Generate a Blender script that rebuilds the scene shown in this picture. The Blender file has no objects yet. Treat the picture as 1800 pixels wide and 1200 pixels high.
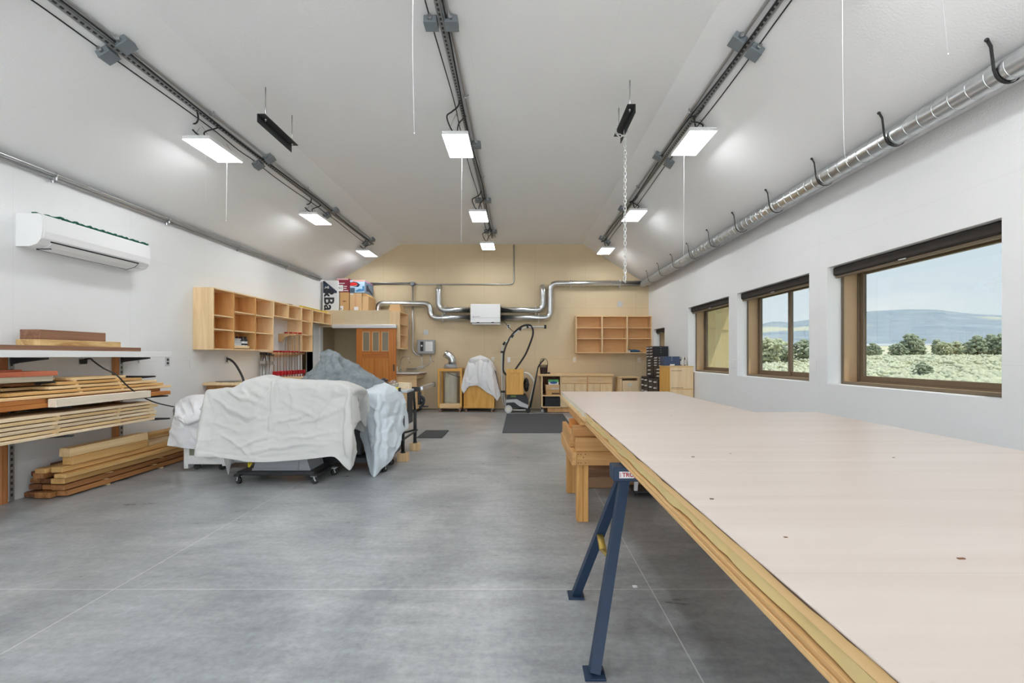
import bpy, bmesh, math, random
from mathutils import Vector, Matrix, noise
random.seed(7)
COL = bpy.context.scene.collection
CAMH, FPX, VX, VY = 1.279, 800.0, 914.0, 626.0      # camera height, focal length in pixels of the 1800 px frame, vanishing point

def P(px, py, d):
    """Point seen at (px, py) of the photograph at distance d down the room."""
    return Vector(((px - VX) * d / FPX, d, CAMH - (py - VY) * d / FPX))

# ------------------------------------------------------------------ mesh builder
class MB:
    def __init__(s):
        s.v = []; s.f = []; s.mi = []; s.sm = []; s.cur = 0
    def add(s, vs, fs, smooth=False):
        b = len(s.v)
        s.v.extend(Vector(p) for p in vs)
        for f in fs:
            s.f.append([i + b for i in f]); s.mi.append(s.cur); s.sm.append(smooth)
        return s
    def mat(s, i):
        s.cur = i; return s
    def box(s, x0, x1, y0, y1, z0, z1, b=0.0, M=None):
        x0, x1 = min(x0, x1), max(x0, x1); y0, y1 = min(y0, y1), max(y0, y1); z0, z1 = min(z0, z1), max(z0, z1)
        b = min(b, (x1 - x0) * .45, (y1 - y0) * .45, (z1 - z0) * .45)
        if b <= 0:
            vs = [(x, y, z) for z in (z0, z1) for y in (y0, y1) for x in (x0, x1)]
            fs = [(0, 2, 3, 1), (4, 5, 7, 6), (0, 1, 5, 4), (2, 6, 7, 3), (0, 4, 6, 2), (1, 3, 7, 5)]
        else:
            vs = []; ix = {}
            for k, z in enumerate((z0, z1)):
                for j, y in enumerate((y0, y1)):
                    for i, x in enumerate((x0, x1)):
                        sx, sy, sz = (b, -b)[i], (b, -b)[j], (b, -b)[k]
                        for a, p in enumerate(((x, y + sy, z + sz), (x + sx, y, z + sz), (x + sx, y + sy, z))):
                            ix[i, j, k, a] = len(vs); vs.append(p)
            fs = []
            for i in (0, 1): fs.append([ix[i, 0, 0, 0], ix[i, 1, 0, 0], ix[i, 1, 1, 0], ix[i, 0, 1, 0]])
            for j in (0, 1): fs.append([ix[0, j, 0, 1], ix[1, j, 0, 1], ix[1, j, 1, 1], ix[0, j, 1, 1]])
            for k in (0, 1): fs.append([ix[0, 0, k, 2], ix[1, 0, k, 2], ix[1, 1, k, 2], ix[0, 1, k, 2]])
            for i in (0, 1):
                for j in (0, 1): fs.append([ix[i, j, 0, 0], ix[i, j, 1, 0], ix[i, j, 1, 1], ix[i, j, 0, 1]])
            for i in (0, 1):
                for k in (0, 1): fs.append([ix[i, 0, k, 0], ix[i, 1, k, 0], ix[i, 1, k, 2], ix[i, 0, k, 2]])
            for j in (0, 1):
                for k in (0, 1): fs.append([ix[0, j, k, 1], ix[1, j, k, 1], ix[1, j, k, 2], ix[0, j, k, 2]])
            for i in (0, 1):
                for j in (0, 1):
                    for k in (0, 1): fs.append([ix[i, j, k, a] for a in range(3)])
        if M is not None: vs = [M @ Vector(p) for p in vs]
        return s.add(vs, fs)
    def cyl(s, p0, p1, r, n=12, r2=None, caps=True):
        return s.tube([p0, p1], r, n, caps, radii=[r, r if r2 is None else r2])
    def tube(s, pts, r, n=8, caps=True, radii=None, flat=None):
        pts = [Vector(p) for p in pts]; m = len(pts)
        T = []
        for i in range(m):
            a = pts[max(i - 1, 0)]; c = pts[min(i + 1, m - 1)]
            t = (c - a); T.append(t.normalized() if t.length > 1e-9 else Vector((0, 0, 1)))
        up = Vector((0, 0, 1)) if abs(T[0].z) < .9 else Vector((1, 0, 0))
        N = T[0].cross(up).normalized()
        vs = []
        for i in range(m):
            N = (N - T[i] * N.dot(T[i]))
            N = N.normalized() if N.length > 1e-6 else T[i].orthogonal().normalized()
            B = T[i].cross(N); rr = radii[i] if radii else r
            for k in range(n):
                a = 2 * math.pi * k / n
                vs.append(pts[i] + (N * math.cos(a) + B * math.sin(a) * (flat or 1)) * rr)
        fs = [(i * n + k, i * n + (k + 1) % n, (i + 1) * n + (k + 1) % n, (i + 1) * n + k) for i in range(m - 1) for k in range(n)]
        s.add(vs, fs, True)
        if caps:
            b = len(s.v) - len(vs)
            for ring in (list(range(n))[::-1], list(range((m - 1) * n, m * n))):
                s.f.append([b + q for q in ring]); s.mi.append(s.cur); s.sm.append(False)
        return s
    def lathe(s, prof, c, n=24, axis='z', smooth=True):
        c = Vector(c); vs = []
        for r, h in prof:
            for k in range(n):
                a = 2 * math.pi * k / n; u, w = r * math.cos(a), r * math.sin(a)
                vs.append(c + Vector({'z': (u, w, h), 'y': (u, h, w), 'x': (h, u, w)}[axis]))
        m = len(prof)
        fs = [(i * n + k, i * n + (k + 1) % n, (i + 1) * n + (k + 1) % n, (i + 1) * n + k) for i in range(m - 1) for k in range(n)]
        return s.add(vs, fs, smooth)
    def torus(s, c, R, r, ax=(0, 0, 1), n=24, k=8, stretch=None):
        ax = Vector(ax).normalized(); u = ax.orthogonal().normalized(); w = ax.cross(u)
        if stretch is not None:
            w = Vector(stretch[0]).normalized(); u = ax.cross(w)
        pts = []
        for i in range(n):
            a = 2 * math.pi * i / n
            q = Vector(c) + u * math.cos(a) * R + w * math.sin(a) * R
            if stretch is not None: q += w * (stretch[1] if math.sin(a) > 1e-6 else (-stretch[1] if math.sin(a) < -1e-6 else 0))
            pts.append(q)
        vs = []
        for i in range(n):
            t = (pts[(i + 1) % n] - pts[i - 1]).normalized(); B = ax; N = t.cross(B)
            for j in range(k):
                a = 2 * math.pi * j / k; vs.append(pts[i] + (N * math.cos(a) + B * math.sin(a)) * r)
        fs = [(i * k + j, i * k + (j + 1) % k, ((i + 1) % n) * k + (j + 1) % k, ((i + 1) % n) * k + j) for i in range(n) for j in range(k)]
        return s.add(vs, fs, True)
    def prism(s, poly, plane, a, b, smooth=False):
        def q(u, w, h): return {'xz': (u, h, w), 'yz': (h, u, w), 'xy': (u, w, h)}[plane]
        n = len(poly)
        vs = [q(u, w, a) for u, w in poly] + [q(u, w, b) for u, w in poly]
        s.add(vs, [list(range(n))[::-1], list(range(n, 2 * n))])
        return s.add(vs, [(i, (i + 1) % n, n + (i + 1) % n, n + i) for i in range(n)], smooth)
    def sphere(s, c, r, n=12, m=8, sc=(1, 1, 1)):
        prof = [(math.sin(math.pi * i / m), -math.cos(math.pi * i / m)) for i in range(m + 1)]
        c = Vector(c); vs = []
        for pr, h in prof:
            for k in range(n):
                a = 2 * math.pi * k / n
                vs.append(c + Vector((pr * math.cos(a) * sc[0], pr * math.sin(a) * sc[1], h * sc[2])) * r)
        return s.add(vs, [(i * n + k, i * n + (k + 1) % n, (i + 1) * n + (k + 1) % n, (i + 1) * n + k) for i in range(m) for k in range(n)], True)
    def grid(s, rows, smooth=True):
        n = len(rows[0])
        return s.add([p for r in rows for p in r], [(i * n + j, i * n + j + 1, (i + 1) * n + j + 1, (i + 1) * n + j) for i in range(len(rows) - 1) for j in range(n - 1)], smooth)
    def build(s, name, mats, parent=None, recalc=True):
        me = bpy.data.meshes.new(name)
        off = ORG.get(parent.name, Vector()) if parent is not None else Vector()
        me.from_pydata([p - off for p in s.v], [], s.f)
        if not isinstance(mats, (list, tuple)): mats = [mats]
        for m in mats: me.materials.append(m)
        me.polygons.foreach_set('material_index', [min(i, len(mats) - 1) for i in s.mi])
        me.polygons.foreach_set('use_smooth', s.sm)
        bm = bmesh.new(); bm.from_mesh(me)
        bmesh.ops.remove_doubles(bm, verts=bm.verts, dist=1e-6)
        if recalc: bmesh.ops.recalc_face_normals(bm, faces=bm.faces)
        bm.to_mesh(me); bm.free()
        o = bpy.data.objects.new(name, me); COL.objects.link(o)
        if parent is not None:
            o.parent = parent
            if parent.name in ORG: ORG[o.name] = ORG[parent.name]      # sub-parts share the thing's origin
        return o

ORG = {}       # world origin of things whose parts are written in world coordinates
def tag(o, label=None, cat=None, group=None, kind=None):
    if label: o['label'] = label
    if cat: o['category'] = cat
    if group: o['group'] = group
    if kind: o['kind'] = kind
    return o
def thing(name, label, cat, loc=(0, 0, 0), rz=0.0, group=None, world=True, kind=None):
    o = bpy.data.objects.new(name, None); COL.objects.link(o)
    o.location = loc; o.rotation_euler = (0, 0, rz); o.empty_display_size = .1
    if world: ORG[o.name] = Vector(loc)
    return tag(o, label, cat, group, kind)
def single(name, mb, mats, label, cat, group=None, kind=None):
    return tag(mb.build(name, mats), label, cat, group, kind)
def center(o):
    """Move a mesh's origin to the middle of its base."""
    vs = [v.co for v in o.data.vertices]
    c = Vector([(min(v[i] for v in vs) + max(v[i] for v in vs)) / 2 for i in range(3)])
    o.data.transform(Matrix.Translation(-c)); o.location = o.location + c
    return o
def dup(root, loc, rz=0.0, label=None, group=None):
    c = root.copy(); COL.objects.link(c); c.location = loc; c.rotation_euler = (0, 0, rz)
    if label: c['label'] = label
    if group: c['group'] = group
    for ch in list(root.children):
        d = ch.copy(); COL.objects.link(d); d.parent = c
        for g in list(ch.children):
            e = g.copy(); COL.objects.link(e); e.parent = d
    return c

def lettering(text, size, mat, parent, mtx, name='lettering', depth=.0008):
    cu = bpy.data.curves.new(name, 'FONT'); cu.body = text; cu.size = size; cu.offset = size * .025; cu.extrude = depth; cu.align_x = 'CENTER'; cu.align_y = 'CENTER'; cu.resolution_u = 3
    tmp = bpy.data.objects.new('tmp', cu); COL.objects.link(tmp); bpy.context.view_layer.update()
    me = bpy.data.meshes.new_from_object(tmp.evaluated_get(bpy.context.evaluated_depsgraph_get()))
    bpy.data.objects.remove(tmp); bpy.data.curves.remove(cu)
    off = ORG.get(parent.name, Vector())
    me.transform(Matrix.Translation(-off) @ mtx); me.materials.clear(); me.materials.append(mat)
    o = bpy.data.objects.new(name, me); COL.objects.link(o); o.parent = parent; return o
def facing_cam(p, roll=0.0):
    """Lettering plane standing upright and facing down the room toward -Y, turned by roll."""
    return Matrix.Translation(Vector(p)) @ Matrix.Rotation(math.pi / 2, 4, 'X') @ Matrix.Rotation(roll, 4, 'Z')

def arc(c, r, a0, a1, plane, n=8):
    c = Vector(c); out = []
    for i in range(n + 1):
        a = math.radians(a0 + (a1 - a0) * i / n); u, w = r * math.cos(a), r * math.sin(a)
        out.append(c + Vector({'xz': (u, 0, w), 'yz': (0, u, w), 'xy': (u, w, 0)}[plane]))
    return out
def spline(pts, n=8):
    """Catmull-Rom through points."""
    pts = [Vector(p) for p in pts]; out = []
    for i in range(len(pts) - 1):
        p0, p1, p2 = pts[max(i - 1, 0)], pts[i], pts[i + 1]; p3 = pts[min(i + 2, len(pts) - 1)]
        for k in range(n):
            t = k / n
            out.append(.5 * (2 * p1 + (p2 - p0) * t + (2 * p0 - 5 * p1 + 4 * p2 - p3) * t * t + (3 * p1 - p0 - 3 * p2 + p3) * t ** 3))
    out.append(pts[-1]); return out
def round_path(pts, r, n=6):
    """Polyline with its corners rounded to radius r."""
    pts = [Vector(p) for p in pts]; out = [pts[0]]
    for i in range(1, len(pts) - 1):
        a = (pts[i - 1] - pts[i]); b = (pts[i + 1] - pts[i])
        q = min(r, a.length * .49, b.length * .49); a.normalize(); b.normalize()
        A = pts[i] + a * q; B = pts[i] + b * q
        for k in range(n + 1):
            t = k / n; out.append(A * (1 - t) ** 2 + pts[i] * 2 * t * (1 - t) + B * t * t)
    out.append(pts[-1]); return out

# ------------------------------------------------------------------ materials
def S(r, g, b):
    f = lambda c: (c / 255) / 12.92 if c <= 10 else ((c / 255 + .055) / 1.055) ** 2.4
    return (f(r), f(g), f(b), 1)
def base(name):
    m = bpy.data.materials.new(name); m.use_nodes = True
    nt = m.node_tree; return m, nt, nt.nodes, nt.links, nt.nodes['Principled BSDF']
def plain(name, c, rough=.55, metal=0.0, var=0.06, scale=6.0, bump=0.0, bscale=60.0, coat=0.0, spec=None):
    """Plain surface with a little mottling of its own and an optional fine bump."""
    m, nt, N, L, b = base(name)
    tc = N.new('ShaderNodeTexCoord'); nz = N.new('ShaderNodeTexNoise'); nz.inputs['Scale'].default_value = scale; nz.inputs['Detail'].default_value = 4
    L.new(tc.outputs['Object'], nz.inputs['Vector'])
    mx = N.new('ShaderNodeMixRGB'); mx.inputs[1].default_value = tuple(x * (1 - var) for x in c[:3]) + (1,); mx.inputs[2].default_value = tuple(min(1, x * (1 + var)) for x in c[:3]) + (1,)
    L.new(nz.outputs['Fac'], mx.inputs[0]); L.new(mx.outputs[0], b.inputs['Base Color'])
    b.inputs['Roughness'].default_value = rough; b.inputs['Metallic'].default_value = metal
    if coat: b.inputs['Coat Weight'].default_value = coat
    if spec is not None: b.inputs['Specular IOR Level'].default_value = spec
    if bump:
        n2 = N.new('ShaderNodeTexNoise'); n2.inputs['Scale'].default_value = bscale; n2.inputs['Detail'].default_value = 3
        L.new(tc.outputs['Object'], n2.inputs['Vector'])
        bp = N.new('ShaderNodeBump'); bp.inputs['Strength'].default_value = bump; bp.inputs['Distance'].default_value = .01
        L.new(n2.outputs['Fac'], bp.inputs['Height']); L.new(bp.outputs[0], b.inputs['Normal'])
    return m
def wood(name, c1, c2, axis='y', rough=.55, grain=22.0, along=1.2, vary=.18, knots=0.0):
    """Grain stretched along one axis; every board gets its own offset and tone."""
    m, nt, N, L, b = base(name)
    tc = N.new('ShaderNodeTexCoord'); oi = N.new('ShaderNodeObjectInfo'); mp = N.new('ShaderNodeMapping')
    sc = [grain] * 3; sc['xyz'.index(axis)] = along; mp.inputs['Scale'].default_value = sc
    L.new(tc.outputs['Object'], mp.inputs['Vector'])
    mul = N.new('ShaderNodeVectorMath'); mul.operation = 'MULTIPLY'; mul.inputs[1].default_value = (37, 53, 71)
    cb = N.new('ShaderNodeCombineXYZ')
    for i in range(3): L.new(oi.outputs['Random'], cb.inputs[i])
    L.new(cb.outputs[0], mul.inputs[0]); L.new(mul.outputs[0], mp.inputs['Location'])
    nz = N.new('ShaderNodeTexNoise'); nz.inputs['Scale'].default_value = 1.0; nz.inputs['Detail'].default_value = 6; nz.inputs['Roughness'].default_value = .6; nz.inputs['Distortion'].default_value = .6
    L.new(mp.outputs[0], nz.inputs['Vector'])
    rp = N.new('ShaderNodeValToRGB'); rp.color_ramp.elements[0].position = .32; rp.color_ramp.elements[1].position = .68
    rp.color_ramp.elements[0].color = c1; rp.color_ramp.elements[1].color = c2
    L.new(nz.outputs['Fac'], rp.inputs[0]); col = rp.outputs[0]
    if knots:
        vo = N.new('ShaderNodeTexNoise'); vo.inputs['Scale'].default_value = .22; vo.inputs['Detail'].default_value = 5; L.new(mp.outputs[0], vo.inputs['Vector'])
        r2 = N.new('ShaderNodeValToRGB'); r2.color_ramp.elements[0].position = .56; r2.color_ramp.elements[1].position = .66
        L.new(vo.outputs['Fac'], r2.inputs[0])
        mk = N.new('ShaderNodeMixRGB'); mk.blend_type = 'MULTIPLY'; mk.inputs[2].default_value = (1 - knots, 1 - knots * 1.1, 1 - knots * 1.2, 1)
        L.new(r2.outputs[0], mk.inputs[0]); L.new(col, mk.inputs[1]); col = mk.outputs[0]
    hs = N.new('ShaderNodeHueSaturation'); mr = N.new('ShaderNodeMapRange')
    mr.inputs['To Min'].default_value = 1 - vary; mr.inputs['To Max'].default_value = 1 + vary * .6
    L.new(oi.outputs['Random'], mr.inputs['Value']); L.new(mr.outputs[0], hs.inputs['Value']); L.new(col, hs.inputs['Color'])
    L.new(hs.outputs[0], b.inputs['Base Color']); b.inputs['Roughness'].default_value = rough
    return m
def emit(name, c, s):
    m, nt, N, L, b = base(name)
    b.inputs['Base Color'].default_value = c; b.inputs['Emission Color'].default_value = c; b.inputs['Emission Strength'].default_value = s
    return m
def glass(name, tint=(.93, .96, .95, 1), gloss=.07, rough=0.0):
    m, nt, N, L, b = base(name)
    N.remove(b); out = N['Material Output']
    t = N.new('ShaderNodeBsdfTransparent'); t.inputs[0].default_value = tint
    g = N.new('ShaderNodeBsdfGlossy'); g.inputs['Roughness'].default_value = rough
    mx = N.new('ShaderNodeMixShader'); mx.inputs[0].default_value = gloss
    L.new(t.outputs[0], mx.inputs[1]); L.new(g.outputs[0], mx.inputs[2]); L.new(mx.outputs[0], out.inputs[0])
    return m
def seams(mat, lines, color, width=.003, strength=.25):
    """Thin panel joints at world positions: lines = [(axis, position)], mixed into the base colour."""
    nt = mat.node_tree; N, L = nt.nodes, nt.links; b = N['Principled BSDF']
    src = b.inputs['Base Color'].links[0].from_socket
    ge = N.new('ShaderNodeNewGeometry'); sp = N.new('ShaderNodeSeparateXYZ'); L.new(ge.outputs['Position'], sp.inputs[0])
    acc = None
    for ax, pos in lines:
        a = N.new('ShaderNodeMath'); a.operation = 'SUBTRACT'; a.inputs[1].default_value = pos; L.new(sp.outputs['XYZ'.index(ax.upper())], a.inputs[0])
        c = N.new('ShaderNodeMath'); c.operation = 'ABSOLUTE'; L.new(a.outputs[0], c.inputs[0])
        d = N.new('ShaderNodeMath'); d.operation = 'LESS_THAN'; d.inputs[1].default_value = width; L.new(c.outputs[0], d.inputs[0])
        if acc is None: acc = d.outputs[0]
        else:
            e = N.new('ShaderNodeMath'); e.operation = 'MAXIMUM'; L.new(acc, e.inputs[0]); L.new(d.outputs[0], e.inputs[1]); acc = e.outputs[0]
    k = N.new('ShaderNodeMath'); k.operation = 'MULTIPLY'; k.inputs[1].default_value = strength; L.new(acc, k.inputs[0])
    mx = N.new('ShaderNodeMixRGB'); mx.inputs[2].default_value = color
    L.new(k.outputs[0], mx.inputs[0]); L.new(src, mx.inputs[1]); L.new(mx.outputs[0], b.inputs['Base Color'])
    return mat

M = {}
M['wall'] = plain('white_painted_board', (.78, .785, .785, 1), .8, var=.02, scale=1.5, bump=.25, bscale=90, spec=.2)
M['wall_r'] = plain('white_painted_board_window_side', (.78, .785, .785, 1), .8, var=.02, scale=1.5, bump=.25, bscale=90, spec=.2)
M['ceil'] = plain('white_ceiling_board', (.88, .88, .88, 1), .9, var=.02, scale=1.2, bump=.15, bscale=70, spec=.05)
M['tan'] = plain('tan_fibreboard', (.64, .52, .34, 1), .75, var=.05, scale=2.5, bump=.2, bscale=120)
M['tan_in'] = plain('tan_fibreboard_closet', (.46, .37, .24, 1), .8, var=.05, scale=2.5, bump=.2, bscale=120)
M['white'] = plain('white_enamel', (.80, .80, .80, 1), .35, var=.01)
M['white_paint'] = plain('white_wood_paint', (.80, .80, .79, 1), .5, var=.02)
M['offwhite'] = plain('cream_plastic', (.72, .69, .60, 1), .45, var=.02)
M['black'] = plain('black_metal', (.02, .02, .022, 1), .45, var=.1)
M['rubber'] = plain('black_rubber', (.022, .022, .022, 1), .7, var=.1)
M['dark'] = plain('dark_steel', (.05, .052, .055, 1), .5, .4, var=.15)
M['galv'] = plain('galvanised_steel', (.62, .64, .65, 1), .28, 1.0, var=.16, scale=14, bump=.08, bscale=30)
M['emt'] = plain('conduit_steel', (.50, .51, .52, 1), .35, 1.0, var=.08, scale=9)
M['strut'] = plain('zinc_channel', (.36, .37, .38, 1), .45, .8, var=.12, scale=9)
M['jbox'] = plain('grey_junction_box', (.21, .24, .26, 1), .5, .2, var=.06)
M['steel'] = plain('bright_steel', (.60, .60, .60, 1), .25, 1.0, var=.06)
M['grey'] = plain('grey_enamel', (.28, .29, .30, 1), .45, var=.05)
M['lgrey'] = plain('light_grey_plastic', (.55, .56, .56, 1), .45, var=.03)
M['red'] = plain('red_enamel', (.45, .015, .025, 1), .4, var=.08)
M['navy'] = plain('navy_enamel', (.011, .030, .068, 1), .5, var=.12, scale=20)
M['yellow'] = plain('yellow_plastic', (.75, .60, .03, 1), .4, var=.03)
M['bronze'] = plain('bronze_window_frame', (.145, .105, .066, 1), .5, var=.06)
M['bronze_l'] = plain('tan_window_jamb', (.42, .29, .165, 1), .5, var=.05)
M['shade'] = plain('dark_roller_shade', (.030, .024, .020, 1), .8, var=.15, scale=40)
M['glass'] = glass('window_glass', (.47, .48, .475, 1), .035)  # dark tint added to hold back the strengthened daylight outside
M['lens'] = emit('led_lens', (.955, .98, 1, 1), 31.0)
M['green'] = plain('dark_green_cloth', (.005, .09, .05, 1), .9, var=.25, scale=50)
M['slot'] = plain('dark_slot', (.03, .03, .032, 1), .7)
# woods
M['birch'] = wood('birch_plywood', S(220, 188, 142), S(238, 210, 166), 'z', .5, 16, 1.5, .05)
M['birch_in'] = wood('amber_plywood', S(202, 150, 92), S(224, 176, 116), 'z', .5, 14, 1.5, .05)
M['birch_h'] = wood('birch_plywood_shelf', S(224, 192, 146), S(240, 214, 172), 'y', .5, 16, 1.5, .04)
M['birch_x'] = wood('birch_plywood_across', S(218, 180, 130), S(234, 202, 154), 'x', .5, 16, 1.5, .05)
M['honey'] = wood('honey_plywood', S(214, 156, 66), S(232, 184, 98), 'z', .45, 12, 1.4, .05)
M['fir'] = wood('fir_door_wood', S(176, 100, 34), S(206, 130, 56), 'z', .4, 40, 1.0, .04)
M['pine'] = wood('pine_board', S(214, 178, 124), S(236, 208, 160), 'y', .6, 26, 1.0, .10, .2)
M['pale'] = wood('pale_maple_board', S(222, 196, 158), S(240, 220, 188), 'y', .6, 26, 1.0, .07, .15)
M['white_timber'] = wood('whitish_timber', S(222, 206, 184), S(236, 224, 206), 'y', .7, 18, 1.0, .03)
M['tim'] = wood('yellow_timber', S(206, 158, 92), S(226, 184, 120), 'y', .6, 22, .9, .08, .2)
M['brown'] = wood('brown_timber', S(140, 92, 52), S(186, 130, 78), 'y', .65, 22, .9, .14, .4)
M['darkb'] = wood('dark_brown_timber', S(92, 56, 34), S(140, 90, 54), 'y', .65, 22, .9, .14, .4)
M['walnut'] = wood('walnut_board', S(118, 82, 60), S(156, 116, 90), 'y', .6, 22, .9, .06, .3)
M['redw'] = wood('red_board', S(150, 72, 46), S(196, 112, 78), 'y', .65, 22, .9, .1, .3)
M['greyw'] = wood('weathered_board', S(150, 138, 118), S(196, 184, 160), 'y', .75, 20, .9, .06, .3)
M['orange'] = wood('orange_board', S(160, 86, 30), S(210, 140, 66), 'y', .6, 18, .8, .1, .5)
M['lumx'] = wood('construction_lumber', S(176, 122, 66), S(212, 164, 102), 'x', .6, 22, .9, .06, .2)
M['lumz'] = wood('construction_lumber_leg', S(180, 124, 62), S(220, 168, 98), 'z', .6, 22, .9, .06, .2)
M['lumy'] = wood('construction_lumber_rail', S(180, 128, 72), S(218, 172, 112), 'y', .6, 22, .9, .06, .2)
M['hard'] = wood('pinkish_sheet_board', S(198, 183, 172), S(207, 194, 184), 'x', .36, 9, .6, .02)
M['pale_z'] = wood('pale_upright_panel', S(224, 194, 150), S(236, 210, 170), 'z', .5, 14, 1.2, .03)
M['plyedge'] = wood('plywood_edge', S(168, 118, 66), S(222, 184, 128), 'y', .6, 60, .4, .04)
M['cardb'] = plain('cardboard', S(200, 158, 106), .8, var=.05, scale=5)
M['cardb2'] = plain('light_cardboard', S(214, 178, 132), .8, var=.05, scale=5)
M['block'] = wood('wood_block', S(206, 168, 118), S(232, 202, 158), 'z', .65, 24, 2, .06)
# ------------------------------------------------------------------ the room
XL, XR, YB, YF = -4.5, 3.107, 11.0, -3.2
ZE_L, ZE_R, ZC = 3.03, 2.99, 3.98
CL, CR = -2.878, 1.52                       # where the flat part of the ceiling meets its slopes
def ceil_z(x):
    if x < CL: return ZE_L + (ZC - ZE_L) * (x - XL) / (CL - XL)
    if x > CR: return ZC + (ZE_R - ZC) * (x - CR) / (XR - CR)
    return ZC
def struct(name, mb, mats, parent=None):
    o = mb.build(name, mats, parent)
    if parent is None: o['kind'] = 'structure'
    return o

# floor: polished concrete with saw cuts
fm, nt, N, L, b = base('polished_concrete')
tc = N.new('ShaderNodeTexCoord')
n1 = N.new('ShaderNodeTexNoise'); n1.inputs['Scale'].default_value = .9; n1.inputs['Detail'].default_value = 8; n1.inputs['Roughness'].default_value = .62; n1.inputs['Distortion'].default_value = .8
n2 = N.new('ShaderNodeTexNoise'); n2.inputs['Scale'].default_value = 26; n2.inputs['Detail'].default_value = 8; n2.inputs['Roughness'].default_value = .7
n3 = N.new('ShaderNodeTexNoise'); n3.inputs['Scale'].default_value = .35; n3.inputs['Detail'].default_value = 4
for n in (n1, n2, n3): L.new(tc.outputs['Object'], n.inputs['Vector'])
mp = N.new('ShaderNodeMapping'); mp.inputs['Scale'].default_value = (1.2, 5.0, 1); mp.inputs['Rotation'].default_value = (0, 0, .5); L.new(tc.outputs['Object'], mp.inputs[0])
n4 = N.new('ShaderNodeTexNoise'); n4.inputs['Scale'].default_value = 1.6; n4.inputs['Detail'].default_value = 8; n4.inputs['Roughness'].default_value = .7; L.new(mp.outputs[0], n4.inputs['Vector'])
r1 = N.new('ShaderNodeValToRGB'); r1.color_ramp.elements[0].position = .3; r1.color_ramp.elements[1].position = .72
r1.color_ramp.elements[0].color = (.20, .216, .23, 1); r1.color_ramp.elements[1].color = (.42, .43, .43, 1)
L.new(n1.outputs['Fac'], r1.inputs[0])
m1 = N.new('ShaderNodeMixRGB'); m1.blend_type = 'OVERLAY'; m1.inputs[0].default_value = .45; L.new(r1.outputs[0], m1.inputs[1]); L.new(n2.outputs['Fac'], m1.inputs[2])
m2 = N.new('ShaderNodeMixRGB'); m2.blend_type = 'OVERLAY'; m2.inputs[0].default_value = .55; L.new(m1.outputs[0], m2.inputs[1]); L.new(n4.outputs['Fac'], m2.inputs[2])
L.new(m2.outputs[0], b.inputs['Base Color'])
rr = N.new('ShaderNodeMapRange'); rr.inputs['To Min'].default_value = .20; rr.inputs['To Max'].default_value = .42; L.new(n4.outputs['Fac'], rr.inputs['Value']); L.new(rr.outputs[0], b.inputs['Roughness'])
bp = N.new('ShaderNodeBump'); bp.inputs['Strength'].default_value = .06; bp.inputs['Distance'].default_value = .01; L.new(n2.outputs['Fac'], bp.inputs['Height']); L.new(bp.outputs[0], b.inputs['Normal'])
seams(fm, [('x', -2.23), ('x', .72), ('y', 2.50), ('y', 5.45), ('y', 8.4)], (.62, .63, .62, 1), .0028, .75)
mb = MB(); mb.box(XL - .4, XR + .4, YF - .3, YB + .3, -.12, 0); struct('floor', mb, fm)

# ceiling: two slopes and a flat middle, with thickness
mb = MB(); t = .12
prof = [(XL - .3, ceil_z(XL) - .3 * (ZC - ZE_L) / (CL - XL)), (CL, ZC), (CR, ZC), (XR + .36, ceil_z(XR) - .36 * (ZC - ZE_R) / (XR - CR))]
poly = prof + [(x, z + t) for x, z in prof[::-1]]
mb.prism(poly, 'xz', YF - .2, YB + .2)
seams(M['ceil'], [('y', 1.3), ('y', 3.74), ('y', 6.18), ('y', 8.62), ('x', -1.66), ('x', -.44), ('x', .78)], (.5, .5, .5, 1), .0018, .10)
struct('ceiling', mb, M['ceil'])

def wall_with_holes(mb, fixed0, fixed1, u0, u1, z0, ztop, holes):
    """A wall along Y between x = fixed0 and fixed1 with rectangular openings (y0, y1, za, zb)."""
    cuts = sorted(holes); y = u0
    for (a, c, za, zb) in cuts:
        if a > y: mb.box(fixed0, fixed1, y, a, z0, ztop)
        if za > z0: mb.box(fixed0, fixed1, a, c, z0, za)
        mb.box(fixed0, fixed1, a, c, zb, ztop)
        y = c
    mb.box(fixed0, fixed1, y, u1, z0, ztop)
mb = MB(); DOORL = (9.36, 9.88, 0, 2.03)
wall_with_holes(mb, XL - .14, XL, YF, YB, 0, ZE_L, [DOORL])
seams(M['wall'], [('z', 1.22), ('z', 2.44), ('y', 1.6), ('y', 2.82), ('y', 4.04), ('y', 5.26), ('y', 6.48), ('y', 7.7), ('y', 8.92)], (.42, .42, .43, 1), .0016, .22)
struct('wall_left', mb, M['wall'])
WIN = [(2.935, 4.60, 1.0, 2.175), (4.89, 6.51, 1.0, 2.175), (6.77, 8.41, 1.0, 2.175), (9.78, 10.56, 1.0, 1.90)]
XO = XR + .36
mb = MB(); wall_with_holes(mb, XR, XO, YF, YB, 0, ZE_R - .005, WIN)
seams(M['wall_r'], [('z', 1.22), ('z', 2.44), ('y', 2.82), ('y', 4.72), ('y', 6.64), ('y', 8.92)], (.42, .42, .43, 1), .0016, .16)
struct('wall_right', mb, M['wall_r'])
seams(M['tan'], [('z', 1.22), ('z', 2.44), ('z', 3.47), ('x', -3.3), ('x', -2.08), ('x', -.86), ('x', .36), ('x', 1.58), ('x', 2.8)], (.22, .16, .09, 1), .0022, .35)
mb = MB(); mb.prism([(XL - .14, 0), (XO, 0), (XO, ceil_z(XR) - .2), (XR, ZE_R + .01), (CR, ZC + .01), (CL, ZC + .01), (XL, ZE_L + .01), (XL - .14, ZE_L - .05)], 'xz', YB, YB + .15)
struct('wall_back', mb, M['tan'])
GX0, GX1, GZ = -3.9, 2.5, 2.9            # unseen open vehicle doorway, added to let daylight brighten the room
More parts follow.
